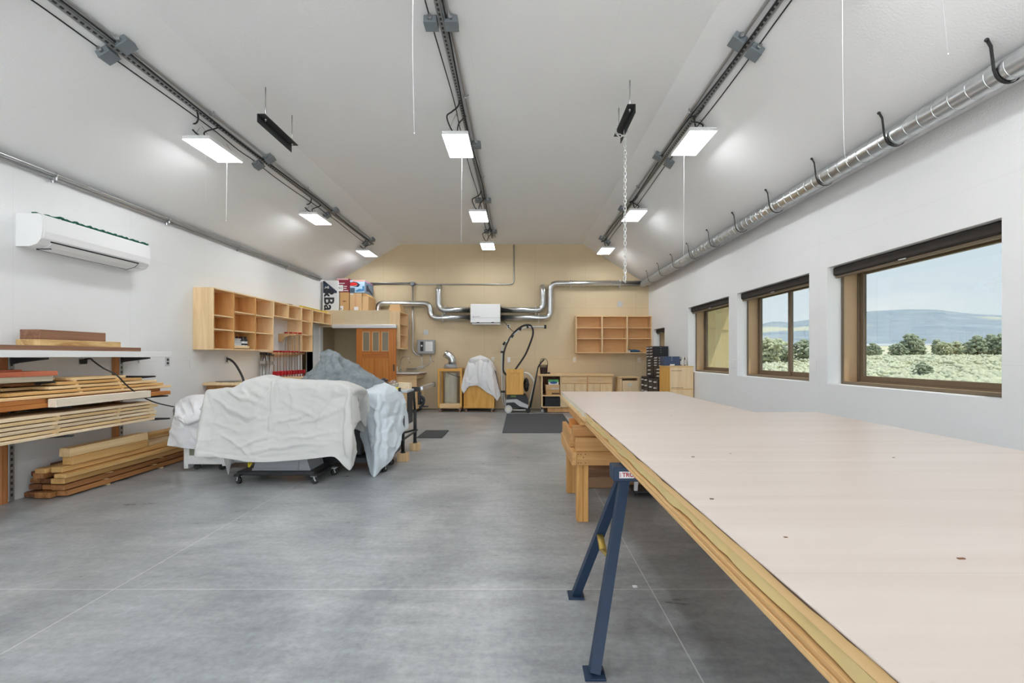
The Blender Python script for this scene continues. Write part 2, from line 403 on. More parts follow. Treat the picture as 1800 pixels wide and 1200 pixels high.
mb = MB(); mb.prism([(XL - .14, GZ), (XO, GZ), (XO, ceil_z(XR) - .2), (XR, ZE_R + .01), (CR, ZC + .01), (CL, ZC + .01), (XL, ZE_L + .01), (XL - .14, ZE_L - .05)], 'xz', YF - .15, YF)
mb.box(XL - .14, GX0, YF - .15, YF, 0, GZ); mb.box(GX1, XO, YF - .15, YF, 0, GZ)
struct('wall_front', mb, M['wall'])
mb = MB(); mb.box(XL - 3, XO + 3, YF - 30, YF - .3, -.2, -.02); struct('bounce_apron', mb, plain('bounce_apron_concrete', (.74, .73, .71, 1), .8, var=.05, scale=1.0))  # unseen sunlit apron, added to bounce daylight up to the ceiling
mb = MB(); mb.box(XL - .6, XO, YB - .006, YB, .0, .012); struct('trim_1', mb, M['slot'])

# small dark room behind the doorway in the left wall
mb = MB(); y0, y1 = DOORL[0] - .25, DOORL[1] + .3
mb.box(XL - .52, XL - .47, y0, y1, 0, 2.1); mb.box(XL - 1.15, XL - .14, y0 - .05, y0, 0, 2.1); mb.box(XL - 1.15, XL - .14, y1, y1 + .05, 0, 2.1); mb.box(XL - 1.2, XL - .14, y0 - .05, y1 + .05, 2.1, 2.15); mb.box(XL - 1.2, XL - .14, y0 - .05, y1 + .05, -.12, 0)
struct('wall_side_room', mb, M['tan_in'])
mb = MB()
for ya, yb in ((DOORL[0] - .07, DOORL[0]), (DOORL[1], DOORL[1] + .09)): mb.box(XL - .13, XL + .02, ya, yb, 0, 2.03, .003)
mb.box(XL - .13, XL + .02, DOORL[0] - .07, DOORL[1] + .09, 2.03, 2.12, .003)
struct('trim_2', mb, M['white_paint'])

# closet built into the far corner: header, wall behind the sliding door, side wall and loft deck
YC = 10.2
mb = MB()
mb.box(XL, -2.92, YC, YC + .09, 1.93, 2.31)           # header
mb.box(-3.66, -2.92, YC, YC + .09, 0, 1.93)           # front wall beside the opening
mb.box(-3.01, -2.92, YC + .09, YB, 0, 2.31)           # side wall
mb.box(XL, -3.01, YC + .09, YB, 2.12, 2.22)           # loft deck
struct('wall_closet', mb, M['tan'])
mb = MB(); mb.box(XL + .001, XL + .012, YC + .09, YB, 0, 2.12); mb.box(XL + .012, -3.01, YB - .012, YB - .001, 0, 2.12)
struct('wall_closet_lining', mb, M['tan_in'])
mb = MB(); mb.box(XL, XL + .045, YC - .03, YC + .1, 0, 1.93, .004); struct('trim_3', mb, M['white_paint'])

# windows: white reveal of the thick wall, deep jamb, sash and glass
def window(n, y0, y1, z0, z1, slider=False):
    r = bpy.data.objects.new('window_%d' % n, None); COL.objects.link(r); r['kind'] = 'structure'
    r.location = (XR, (y0 + y1) / 2, z0); ORG[r.name] = r.location.copy()
    e = .001
    def ring(x0, x1, ya, yb, za, zb, w, nm, m, bv=.003):
        q = MB(); q.box(x0, x1, ya, ya + w, za, zb, bv); q.box(x0, x1, yb - w, yb, za, zb, bv); q.box(x0, x1, ya + w, yb - w, za, za + w, bv); q.box(x0, x1, ya + w, yb - w, zb - w, zb, bv)
        return q.build(nm, m, r)
    ring(XR + .136, XR + .15, y0 + e, y1 - e, z0 + e, z1 - e, .030, 'stop', M['bronze'])
    ring(XR + .15, XR + .285, y0 + e, y1 - e, z0 + e, z1 - e, .022, 'jamb', M['bronze_l'])
    ring(XR + .285, XR + .345, y0 + e, y1 - e, z0 + e, z1 - e, .036, 'frame', M['bronze'])
    xg = XR + .315
    spans = [(y0 + .036, y1 - .036)]
    if slider:
        mid = y0 + (y1 - y0) * .52; spans = [(y0 + .036, mid + .04), (mid - .02, y1 - .036)]
    for k, (a, c) in enumerate(spans):
        dx = -.014 * k if slider else 0
        s = ring(xg - .018 + dx + .002, xg + .018 + dx, a, c, z0 + .036, z1 - .036, .05, 'sash', M['bronze'])
        q = MB(); q.box(xg + dx - .003, xg + dx + .003, a + .045, c - .045, z0 + .081, z1 - .081); q.build('pane', M['glass'], r)
    return r
for i, w in enumerate(WIN): window(i + 1, *w, slider=(i == 1))

# rolled-up shades under the heads of the reveals
for (y0, y1, z0, z1), lab in zip(WIN, ('dark roller shade rolled up at the head of the largest window, facing juniper hills', 'dark roller shade rolled up above the two-pane sliding window', 'dark roller shade rolled up above the window facing a tan outside wall', 'small dark shade over the narrow window behind the drawer stacks')):
    t = thing('roller_shade', lab, 'shade', (XR + .09, (y0 + y1) / 2, z1 - .1), group='roller shades over the windows')
    q = MB(); q.box(XR + .045, XR + .125, y0 + .012, y1 - .012, z1 - .088, z1 - .004, .012); q.build('cassette', M['shade'], t)
    q = MB(); q.box(XR + .066, XR + .10, y0 + .02, y1 - .02, z1 - .112, z1 - .088, .004); q.build('bottom_bar', M['bronze'], t)
    q = MB(); q.box(XR + .05, XR + .064, (y0 + y1) / 2 - .035, (y0 + y1) / 2 + .035, z1 - .098, z1 - .088, .003); q.build('pull_handle', M['lgrey'], t)
# ------------------------------------------------------------------ outside
def sm(a, b, x):
    t = max(0, min(1, (x - a) / (b - a))); return t * t * (3 - 2 * t)
def ground_z(x, y):
    r = math.hypot(x, y)
    z = -.35 + 1.62 * sm(18, 140, r) + max(0, r - 140) * .0205
    return z + .12 * noise.noise(Vector((x * .08, y * .08, 0))) * sm(10, 40, r)
gm, nt, N, L, b = base('sagebrush_ground')
tc = N.new('ShaderNodeTexCoord'); a1 = N.new('ShaderNodeTexNoise'); a1.inputs['Scale'].default_value = .5; a1.inputs['Detail'].default_value = 9; L.new(tc.outputs['Object'], a1.inputs['Vector'])
r1 = N.new('ShaderNodeValToRGB'); r1.color_ramp.elements[0].position = .35; r1.color_ramp.elements[1].position = .65
r1.color_ramp.elements[0].color = S(172, 172, 144); r1.color_ramp.elements[1].color = S(214, 206, 174)
L.new(a1.outputs['Fac'], r1.inputs[0]); L.new(r1.outputs[0], b.inputs['Base Color']); b.inputs['Roughness'].default_value = .9
rows = []
rad = [4.2, 8, 12, 17, 22, 28, 34, 41, 49, 58, 68, 80, 94, 110, 128, 150, 180, 220, 280, 360, 480, 640, 860, 1100]
for r in rad:
    rows.append([Vector((r * math.sin(a), r * math.cos(a), ground_z(r * math.sin(a), r * math.cos(a)))) for a in [math.radians(-12 + 100 * k / 90) for k in range(91)]])
mb = MB(); mb.grid(rows); 
struct('ground', mb, gm)
# hills, with distance haze put into their blue-grey base colour
hm, nt, N, L, b = base('hazed_forest_hills')
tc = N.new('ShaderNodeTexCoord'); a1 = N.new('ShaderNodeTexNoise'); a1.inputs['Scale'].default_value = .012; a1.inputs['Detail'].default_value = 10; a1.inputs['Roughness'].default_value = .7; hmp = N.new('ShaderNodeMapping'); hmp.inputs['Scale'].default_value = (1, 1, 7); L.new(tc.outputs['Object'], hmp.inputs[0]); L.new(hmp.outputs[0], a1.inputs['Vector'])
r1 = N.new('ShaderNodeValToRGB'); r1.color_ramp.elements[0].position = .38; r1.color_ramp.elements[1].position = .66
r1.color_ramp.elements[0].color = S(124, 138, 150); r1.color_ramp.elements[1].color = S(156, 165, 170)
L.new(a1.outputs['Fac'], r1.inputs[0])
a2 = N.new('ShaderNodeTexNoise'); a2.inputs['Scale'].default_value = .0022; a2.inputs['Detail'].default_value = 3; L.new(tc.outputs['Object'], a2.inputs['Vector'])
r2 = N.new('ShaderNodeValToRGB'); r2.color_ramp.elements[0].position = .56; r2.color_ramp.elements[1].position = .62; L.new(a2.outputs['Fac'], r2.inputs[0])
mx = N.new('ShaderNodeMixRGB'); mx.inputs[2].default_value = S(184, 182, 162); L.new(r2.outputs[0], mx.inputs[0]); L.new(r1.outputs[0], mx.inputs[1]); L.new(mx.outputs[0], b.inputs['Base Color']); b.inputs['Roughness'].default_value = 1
prof = [(1000, 590), (1240, 578), (1300, 574), (1340, 569), (1362, 564), (1388, 566.5), (1405, 564), (1425, 561), (1470, 553), (1519, 547.5), (1560, 545), (1595, 543.5), (1648, 544.5), (1702, 551), (1760, 553.5), (1900, 556), (2300, 560), (4000, 580)]
def hr(px):
    for (a, ya), (c, yc) in zip(prof, prof[1:]):
        if a <= px <= c: return (VY - (ya + (yc - ya) * (px - a) / (c - a))) / FPX
    return .06
rows = []
for k in range(15):
    t = k / 14; row = []
    for j in range(141):
        px = 1000 + 3000 * (j / 140) ** 1.6
        Y = 760 + 1000 * t; X = (px - VX) / FPX * Y
        g = 1.28 + .0275 * Y
        z = g + (CAMH + hr(px) * Y - g) * sm(0, 1, t) ** .85 if True else 0
        z += 9 * t * (1 - t * .8) * noise.fractal(Vector((X * .004, Y * .004, 3)), 1, 2, 5)
        row.append(Vector((X, Y, z)))
    rows.append(row)
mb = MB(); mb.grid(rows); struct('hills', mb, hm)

# sagebrush: uncountable low clumps
sgm = plain('sagebrush_leaves', S(188, 190, 162), .9, var=.3, scale=.35)
mb = MB(); rnd = random.Random(3)
def tuft(mb, c, r, rnd, n=7, up=.75):
    for k in range(n):
        a = rnd.random() * 6.283; q = c + Vector((math.cos(a), math.sin(a), 0)) * r * rnd.random() * .7
        h = r * (.55 + .6 * rnd.random()); w = r * (.35 + .3 * rnd.random()); th = rnd.random() * 3.14
        u = Vector((math.cos(th), math.sin(th), 0)) * w; v = Vector((-u.y, u.x, 0)); top = q + Vector((rnd.uniform(-.2, .2) * r, rnd.uniform(-.2, .2) * r, h * up))
        m_ = .5 * h * up
        vs = [q - u * .5, q + v * .5, q + u * .5, q - v * .5, q - u + Vector((0, 0, m_)), q + v + Vector((0, 0, m_ * .9)), q + u + Vector((0, 0, m_)), q - v + Vector((0, 0, m_ * 1.1)), top]
        mb.add(vs, [(0, 1, 5, 4), (1, 2, 6, 5), (2, 3, 7, 6), (3, 0, 4, 7), (4, 5, 8), (5, 6, 8), (6, 7, 8), (7, 4, 8)], True)
for k in range(2600):
    px = rnd.uniform(1300, 1800); Y = 20 + 105 * rnd.random() ** 1.15
    X = (px - VX) / FPX * Y * rnd.uniform(.96, 1.06)
    tuft(mb, Vector((X, Y, ground_z(X, Y) - .05)), .34 + .35 * rnd.random(), rnd, 4)
tag(mb.build('sagebrush', sgm), 'pale sagebrush covering the field beyond the windows', 'brush', kind='stuff')

# junipers, each one a tree
leafA = plain('juniper_foliage', S(150, 158, 134), .9, var=.35, scale=1.2)
leafB = plain('pale_juniper_foliage', S(180, 184, 152), .9, var=.3, scale=1.2)
bark = plain('juniper_bark', S(96, 78, 62), .9)
def juniper(px, Yd, w, h, label, mat, seed, conical=.4):
    rnd = random.Random(seed); X = (px - VX) / FPX * Yd; z = ground_z(X, Yd) - .1
    t = thing('juniper_tree', label, 'tree', (X, Yd, z), group='junipers beyond the windows')
    q = MB(); q.tube([(X, Yd, z), (X + .1, Yd, z + h * .45), (X, Yd, z + h * .9)], .2, 7, radii=[.16 * h / 4, .10 * h / 4, .03]); q.build('trunk', bark, t)
    q = MB()
    w *= .8
    for k in range(170):
        v = rnd.random(); s = math.sqrt(rnd.random()); a = rnd.random() * 6.283
        prof_r = (1 - v) ** .6 * (.55 + .45 * math.sin(min(1, v * 3.2) * 1.57)) if conical > .5 else math.sin(math.pi * (v * .86 + .12)) ** .7
        lump = 1 + .55 * noise.noise(Vector((math.cos(a) * 1.7 + seed, math.sin(a) * 1.7, v * 3)))
        c = Vector((X + math.cos(a) * s * w / 2 * prof_r * lump, Yd + math.sin(a) * s * w / 2 * prof_r * lump, z + h * (.06 + .86 * v)))
        tuft(q, c, (.07 + .09 * rnd.random()) * h, rnd, 4, 1.0)
    q.build('foliage', mat, t)
trees = [(1534, 100, 3.4, 3.0, 'dark small juniper at the far edge of the largest window view', leafA, 1, .4),
         (1545, 112, 1.6, 2.3, 'narrow dark juniper beside the far edge juniper in the largest window', leafA, 2, .9),
         (1578, 103, 4.2, 3.0, 'low round juniper touching the big tree in the largest window', leafA, 3, .2),
         (1601, 104, 5.8, 5.0, 'tallest bushy juniper near the middle of the largest window', leafA, 4, .3),
         (1617, 108, 3.4, 2.7, 'small juniper on the near side of the tallest juniper', leafA, 5, .3),
         (1646, 116, 3.0, 4.0, 'pointed juniper standing among pale shrubs in the largest window', leafA, 6, .9),
         (1660, 104, 4.6, 3.4, 'pale rounded juniper beside a dark boulder in the largest window', leafB, 7, .2),
         (1680, 110, 4.6, 3.4, 'pale wide juniper behind the rounded one in the largest window', leafB, 8, .3),
         (1704, 110, 4.2, 3.2, 'dark low juniper leaning into the tall pair of the largest window', leafA, 9, .3),
         (1718, 100, 5.0, 4.6, 'tall green juniper with open crown in the largest window', leafA, 10, .6),
         (1742, 102, 4.4, 4.8, 'twin-topped juniper close to the near jamb of the largest window', leafA, 11, .7),
         (1760, 98, 4.6, 4.8, 'dark juniper cut by the near jamb of the largest window', leafA, 12, .3),
         (1622, 30, 1.25, 1.15, 'lone small green bush standing in the sagebrush field', leafA, 13, .2),
         (1350, 62, 4.2, 3.6, 'big pale yellow-green juniper in the fixed pane of sliding window', leafB, 14, .2),
         (1368, 66, 3.4, 3.4, 'second pale juniper in the fixed pane of the sliding window', leafB, 15, .3),
         (1381, 64, 2.4, 2.2, 'small dark juniper against the mullion of the sliding window', leafA, 16, .4),
         (1412, 70, 5.0, 3.4, 'dense green juniper seen in the moving pane of the sliding window', leafA, 17, .2)]
for a in trees: juniper(*a)
bould = MB(); c = P(1682, 632, 88); bould.sphere(c, .75, 10, 7, (1.5, .8, .6))
for i, v in enumerate(bould.v): bould.v[i] = v + (v - c) * .3 * noise.noise(v * 1.3)
single('boulder', bould, plain('dark_rock', S(92, 88, 84), .9, var=.2), 'dark boulder in the sagebrush beneath the pale junipers', 'rock')

# outside wall of the next wing and the porch roof between
wing = plain('tan_stucco', S(206, 190, 150), .85, var=.03, bump=.3, bscale=40)
mb = MB(); mb.box(XO + .02, 5.75, 11.2, 14, -.4, 3.6); mb.box(XO + .02, 5.75, 11.185, 11.2, 1.93, 1.945)
struct('wall_wing', mb, wing)
mb = MB(); mb.box(XO, 5.32, 9.0, 11.2, 2.85, 2.97); mb.box(XO, 3.85, -3.2, 9.0, 2.85, 2.97)
struct('roof_eave', mb, M['bronze'])

# sky with thin cloud
w = bpy.data.worlds.new('sky'); bpy.context.scene.world = w; w.use_nodes = True
N, L = w.node_tree.nodes, w.node_tree.links; bg = N['Background']
tc = N.new('ShaderNodeTexCoord'); sp = N.new('ShaderNodeSeparateXYZ'); L.new(tc.outputs['Generated'], sp.inputs[0])
rp = N.new('ShaderNodeValToRGB'); rp.color_ramp.elements[0].position = 0; rp.color_ramp.elements[1].position = 1.0
rp.color_ramp.elements[0].color = (.96, 1.05, 1.10, 1); rp.color_ramp.elements[1].color = (.34, .60, .95, 1)
L.new(sp.outputs[2], rp.inputs[0])
mp = N.new('ShaderNodeMapping'); mp.inputs['Scale'].default_value = (2.2, 2.2, 7); L.new(tc.outputs['Generated'], mp.inputs[0])
cn = N.new('ShaderNodeTexNoise'); cn.inputs['Scale'].default_value = 1.7; cn.inputs['Detail'].default_value = 7; L.new(mp.outputs[0], cn.inputs['Vector'])
cr = N.new('ShaderNodeValToRGB'); cr.color_ramp.elements[0].position = .50; cr.color_ramp.elements[1].position = .74; L.new(cn.outputs['Fac'], cr.inputs[0])
mx = N.new('ShaderNodeMixRGB'); mx.inputs[2].default_value = (1.15, 1.16, 1.16, 1); L.new(cr.outputs[0], mx.inputs[0]); L.new(rp.outputs[0], mx.inputs[1])
L.new(mx.outputs[0], bg.inputs[0]); bg.inputs[1].default_value = 3.5
sd = bpy.data.lights.new('sun', 'SUN'); sd.energy = 17; sd.angle = .009; sd.color = (1, .95, .86)
so = bpy.data.objects.new('sun', sd); COL.objects.link(so)
so.rotation_euler = Vector((-1, .6, -2.77)).to_track_quat('-Z', 'Y').to_euler()
# ------------------------------------------------------------------ things on the ceiling
# LED panels: housing, lens, gear box and chains, built once and copied
def make_panel(hang, dxr=0.0):
    t = thing('panel_light', '', 'light', world=False)
    q = MB(); q.box(-.142, .142, -.287, .287, .004, .045, .004)
    for sx in (-.1, 0, .1): q.box(sx - .03, sx + .03, -.297, -.285, .018, .034, .003); q.box(sx - .03, sx + .03, .285, .297, .018, .034, .003)
    q.build('housing', M['white'], t)
    q = MB(); q.box(-.138, .138, -.283, .283, .0028, .0042); q.build('lens', M['lens'], t)
    q = MB(); q.box(-.05, .05, -.16, .16, .045, .085, .008); q.build('driver_box', M['white'], t)
    for sy in (-.2, .2):
        q = MB(); q.tube([(-.1, sy, .045), (0, sy, hang)], .0025, 6); q.tube([(.1, sy, .045), (0, sy, hang)], .0025, 6); q.build('hanger_wire', M['steel'], t)
    q = MB(); q.tube(spline([(dxr, -.42, hang + .03), (dxr - .03, -.36, hang - .01), (dxr - .10, -.30, hang - .03), (-.09, -.26, .10 + hang * .4), (-.05, -.20, .10), (0, -.12, .08)], 8), .008, 7)
    q.tube(spline([(dxr, -.10, hang + .03), (dxr + .03, -.18, hang - .02), (.03, -.20, hang * .6), (.0, -.10, .085)], 8), .007, 7); q.build('lead', M['rubber'], t)
    return t
RUNS = {'left': (-3.25, -3.36, 3.525, 'the left ceiling slope'), 'flat': (-.63, -.70, 3.66, 'the flat ceiling middle'), 'right': (1.83, 1.873, 3.575, 'the right ceiling slope')}
rows = {'left': [(-.05, 'behind the view'), (2.45, 'over the lumber end of the shop'), (5.0, 'directly below the angle iron, first in view'), (7.5, 'second in view, above the covered machines'), (10.0, 'farthest, above the stacked boxes')],
        'flat': [(.0, 'behind the view'), (2.6, 'just outside the view'), (5.18, 'nearest and biggest, with white pull cord'), (7.8, 'second, halfway to the tan wall'), (9.9, 'farthest, against the tan wall')],
        'right': [(-.25, 'behind the view'), (2.3, 'closest to the table end'), (4.93, 'nearest and biggest, by the hanging chain'), (7.48, 'second, beside the hanging chain'), (9.97, 'farthest, before the tan gable')]}
for k, (xs, xf, zf, where) in RUNS.items():
    proto = make_panel(min(ceil_z(xs) - .05 - zf, .4), xs - xf)
    for i, (y, txt) in enumerate(rows[k]):
        lab = 'LED panel light on %s, %s' % (where, txt)
        if i == 0: proto.location = (xf, y, zf); proto['label'] = lab; proto['group'] = 'LED panel lights in three rows'
        else: dup(proto, (xf, y, zf), 0, lab)

# conduit runs: slotted channel, steel pipe and black cable between pairs of grey boxes
for k, (xs, xf, zf, where) in RUNS.items():
    sl = {'left': 1, 'flat': 0, 'right': -1}[k]
    def off(dx, dn):     # point near the ceiling: dx along it (to +X), dn below it
        a = math.atan((ZC - ZE_L) / (CL - XL)) if sl == 1 else (-math.atan((ZC - ZE_R) / (XR - CR)) if sl == -1 else 0)
        return Vector((xs + dx * math.cos(a) + dn * math.sin(a), 0, ceil_z(xs) + dx * math.sin(a) - dn * math.cos(a)))
    yend = {'left': 10.05, 'flat': 10.35, 'right': 9.9}[k]
    q = MB()
    A, B, C_, D_ = off(-.021, .002), off(.021, .002), off(.021, .024), off(-.021, .024)
    e, f, g, h = off(-.012, .024), off(-.012, .027), off(.012, .027), off(.012, .024)
    for quad in ((A, B, C_, D_),):
        q.add([p + Vector((0, YF + .05, 0)) for p in quad] + [p + Vector((0, yend, 0)) for p in quad], [(0, 1, 5, 4), (1, 2, 6, 5), (2, 3, 7, 6), (3, 0, 4, 7), (0, 3, 2, 1), (4, 5, 6, 7)])
    q.mat(1); y = .4
    while y < yend - .1:
        pts = [off(-.008, .0248), off(.008, .0248)]
        a, c = pts; q.add([a + Vector((0, y, 0)), c + Vector((0, y, 0)), c + Vector((0, y + .03, 0)), a + Vector((0, y + .03, 0))], [(0, 1, 2, 3)])
        y += .05
    tag(q.build('strut_channel', [M['strut'], M['slot']]), 'slotted steel channel running the length of %s' % where, 'channel', 'slotted channels on the ceiling')
    s = -1 if k == 'right' else 1
    t = thing('conduit_pipe', 'thin steel conduit beside the slotted channel on %s' % where, 'pipe', off(.07 * s, .02) + Vector((0, 3, 0)), group='conduits on the ceiling')
    c = off(.07 * s, .022); q = MB(); q.tube([c + Vector((0, YF + .05, 0)), c + Vector((0, yend - .1, 0))], .0125, 8); q.build('pipe', M['emt'], t)
    for y in (1.5, 2.6, 4.7, 6.8, 8.9):
        q = MB(); a, b2 = off(.07 * s - .028, .004), off(.07 * s + .028, .004)
        q.tube([a + Vector((0, y, 0)), off(.07 * s - .018, .028) + Vector((0, y, 0)), off(.07 * s, .037) + Vector((0, y, 0)), off(.07 * s + .018, .028) + Vector((0, y, 0)), b2 + Vector((0, y, 0))], .005, 6); q.build('strap', M['emt'], t)
    pts = []; y = YF + .1; rnd = random.Random(len(k))
    while y < yend:
        pts.append(off(-.075 * s + .012 * math.sin(y * 2.1 + len(k)), .012 + .012 * rnd.random() + (.03 if int(y * 2) % 5 == 0 else 0)) + Vector((0, y, 0))); y += .35
    q = MB(); q.tube(spline(pts, 4), .0055, 6); tag(q.build('power_cable', M['rubber']), 'thin dark cable sagging beside the conduit on %s' % where, 'cable', 'cables on the ceiling')
    pts = []; y = YF + .1
    while y < yend - .2:
        pts.append(off(.03 * s + .016 * math.sin(y * 1.7 + 2), .034 + .006 * math.sin(y * 5)) + Vector((0, y, 0))); y += .3
    q = MB(); q.tube(spline(pts, 4), .0075, 6); tag(q.build('power_cable', M['rubber']), 'black cord laid along the slotted channel of %s' % where, 'cable', 'cables on the ceiling')
    for j, (yb, txt) in enumerate(((3.65, 'nearest pair'), (5.75, 'second pair'), (7.8, 'third pair'), (9.75, 'last pair'))):
        for side in (-1, 1):
            if k == 'flat' and j == 1 and side < 0: continue
            t = thing('junction_box', 'grey junction box of the %s on %s, %s side of channel' % (txt, where, 'window' if side > 0 else 'lumber'), 'box', off(side * .082, .004) + Vector((0, yb, 0)), group='grey junction boxes on the ceiling')
            o = off(side * .082, 0); ux = (off(1, 0) - off(0, 0)); un = (off(0, 1) - off(0, 0))
            Mx = Matrix(((ux.x, 0, un.x, o.x), (0, 1, 0, yb), (ux.z, 0, un.z, o.z), (0, 0, 0, 1)))
            q = MB(); q.box(-.052, .052, -.055, .055, .003, .056, .004, Mx); q.build('body', M['jbox'], t)
            q = MB(); q.box(-.054, .054, -.057, .057, .056, .061, .002, Mx); q.build('cover', M['jbox'], t)
            q = MB(); q.cyl(Mx @ Vector((0, -.055, .03)), Mx @ Vector((0, -.085, .03)), .017, 8); q.build('connector', M['emt'], t)

# two angle irons hung on threaded rods
def angle_iron(x, y0, y1, z, side, yr0, yr1, label):
    t = thing('angle_iron', label, 'bracket', (x, (y0 + y1) / 2, z), group='hanging angle irons')
    q = MB()
    q.box(x - .04, x + .04, y0, y1, z, z + .008, .001)
    xe = x - .04 if side < 0 else x + .04
    q.box(xe, xe - side * .008, y0, y1, z - .075, z, .001); q.build('angle', M['dark'], t)
    for yr in (yr0, yr1):
        r = MB(); r.cyl((x, yr, z - .03), (x, yr, ZC - .002), .0055, 8); ro = r.build('threaded_rod', M['steel'], t)
        r = MB(); r.cyl((x, yr, z - .016), (x, yr, z - .001), .013, 6); r.build('nut', M['steel'], ro)
angle_iron(-2.555, 4.49, 5.16, 3.665, -1, 4.57, 5.1, 'black angle iron hung on two rods nearest the lumber side')
angle_iron(1.075, 4.38, 5.02, 3.70, 1, 4.45, 4.95, 'black angle iron holding the white chain on two rods')
# chain
q = MB(); x, y = 1.115, 4.83; z = 3.66; k = 0
while z > 2.13:
    q.torus((x, y, z), .0125, .0045, (1, 0, 0) if k % 2 else (0, 1, 0), 12, 6, stretch=((0, 0, 1), .011)); z -= .037; k += 1
for k in range(10):
    a = k / 10 * 6.283; c = Vector((1.075 + .062 * math.cos(a), 4.83 + .02 * math.sin(a), 3.675 + .066 * math.sin(a)))
    d = Vector((-math.sin(a), .2, math.cos(a))); q.torus(c, .0125, .0045, d.orthogonal() if k % 2 else d.cross(d.orthogonal()), 12, 6, stretch=(d, .011))
for k in range(4): q.torus((x + .006 * math.cos(k * 1.7), y + .008 * math.sin(k * 1.7), 2.12 - .012 * k), .016, .005, (math.cos(k), math.sin(k), .3), 12, 6, stretch=((0, 0, 1), .008))
single('hanging_chain', q, plain('white_chain', (.72, .72, .70, 1), .4, .3), 'pale metal chain hanging from the angle iron', 'chain')
# pull cords
for nm, pts, lab in ((0, [(-.66, 2.82, 3.69), (-.665, 2.82, 3.2), (-.655, 2.82, 2.66)], 'white pull cord ending high in the middle, nearest of all'),
                     (1, [(-.69, 5.42, 3.68), (-.695, 5.42, 3.2), (-.70, 5.42, 2.65)], 'white pull cord under the biggest light of the flat ceiling'),
                     (2, [(-3.38, 5.25, 3.52), (-3.385, 5.25, 3.2), (-3.39, 5.25, 2.84)], 'white pull cord under the lumber side panel light'),
                     (3, [(1.87, 2.64, 3.575), (1.872, 2.64, 3.0), (1.88, 2.64, 2.50), (1.90, 2.64, 2.41)], 'white pull cord in front of the round duct'),
                     (4, [(1.875, 5.2, 3.575), (1.872, 5.2, 3.0), (1.87, 5.2, 2.30)], 'white pull cord under the window side light by the chain'),
                     (5, [(-3.3, 4.78, 3.52), (-3.3, 4.78, 3.1), (-3.3, 4.78, 2.9)], 'thin short pull cord on the near end of lumber side light'),
                     (6, [(1.87, 2.02, 3.575), (1.868, 2.02, 3.0), (1.90, 2.02, 2.62)], 'very thin cord hanging before the nearest part of duct')):
    q = MB(); q.tube(spline(pts, 6), .0012 if nm < 5 else .0008, 6); 
    q.sphere(pts[-1], .004, 8, 6); single('pull_string', q, M['white'], lab, 'pull cord', 'pull cords of the lights')

# eave pipes on the left
for dx, dz, lab in ((.03, -.045, 'steel pipe along the left eave, lower of two'), (.065, .0, 'steel pipe along the left eave, upper of two')):
    x, z = XL + dx, ZE_L + dz - (.02 if dx > .04 else 0)
    t = thing('conduit_pipe', lab, 'pipe', (x, 4, z), group='pipes along the left eave')
    q = MB(); q.tube([(x, YF + .05, z), (x, YC - .02, z)], .0165, 10); q.build('pipe', M['emt'], t)
    for y in (3.0, 4.35, 5.75, 7.2, 8.7):
        q = MB(); q.torus((x, y, z), .019, .004, (0, 1, 0), 14, 6); q.box(x - .006, x + .006, y - .008, y + .008, z - .05, z - .018, .001); q.build('clamp', M['emt'], t)

# ------------------------------------------------------------------ ducts
def duct(mb, pts, r, seam=.0, n=20):
    mb.tube(pts, r, n, caps=True)
    if seam:
        pts = [Vector(p) for p in pts]
        for a, c in zip(pts, pts[1:]):
            d = c - a; m_ = int(d.length / seam)
            for k in range(1, m_ + 1): mb.torus(a + d * (k / (m_ + .001)), r + .0005, .0032, d, 20, 5)
R_D = .075
t = thing('round_duct', 'long round galvanised duct strapped under the window side eave', 'duct', (2.93, 5, 3.0))
q = MB(); duct(q, [(2.93, YF + .1, 3.0), (2.93, YB - .16, 3.0)], R_D, .118); q.build('duct_tube', M['galv'], t)
y = .2
for k in range(13):
    y = .27 + .82 * k
    q = MB(); a = math.atan2(ZC - ZE_R, XR - CR)
    pts = [Vector((2.80, y, ceil_z(2.80) - .003)), Vector((2.825, y, ceil_z(2.825) - .03)), Vector((2.842, y, 3.0))] + [Vector((2.93 + .083 * math.cos(u), y, 3.0 + .083 * math.sin(u))) for u in [math.pi + i * .28 for i in range(1, 10)]] + [Vector((3.05, y, 3.0))]
    q.tube(pts, .011, 6, flat=.25); q.sphere((2.80, y, ceil_z(2.80) - .006), .012, 8, 6)
    q.build('strap', M['rubber'], t)
# ducts on the tan wall round the ventilation box
yD = YB - .115
def Pb(px, py, d=yD): return P(px, py, d)
def wall_duct(name, label, pts, hangers=()):
    t = thing(name, label, 'duct', pts[0], group='round ducts on the tan wall')
    q = MB(); path = round_path(pts, .16, 5); duct(q, path, .066)
    q.build('duct_tube', M['galv'], t)
    q = MB()
    for i in range(1, len(pts) - 1):
        for nb in (pts[i - 1], pts[i + 1]):
            d = (nb - pts[i]).normalized(); q.torus(pts[i] + d * .16, .068, .004, d, 20, 5)
    for a, c in zip(pts, pts[1:]):
        m_ = int((c - a).length / .9)
        for k in range(1, m_ + 1): q.torus(a + (c - a) * (k / (m_ + 1)), .068, .0035, c - a, 20, 5)
    q.build('joint_ring', M['galv'], t)
    for h in hangers:
        q = MB(); q.torus(h, .074, .006, (1, 0, 0), 18, 6); q.box(h.x - .012, h.x + .012, h.y + .05, YB - .001, h.z - .11, h.z + .11, .002); q.build('hanger', M['white'], t)
    return t
zA, zB, zT, zL = P(0, 558.5, yD).z, P(0, 544.5, yD).z, P(0, 498, yD).z, P(0, 533.5, yD).z
xs_ = lambda px: P(px, 0, yD).x
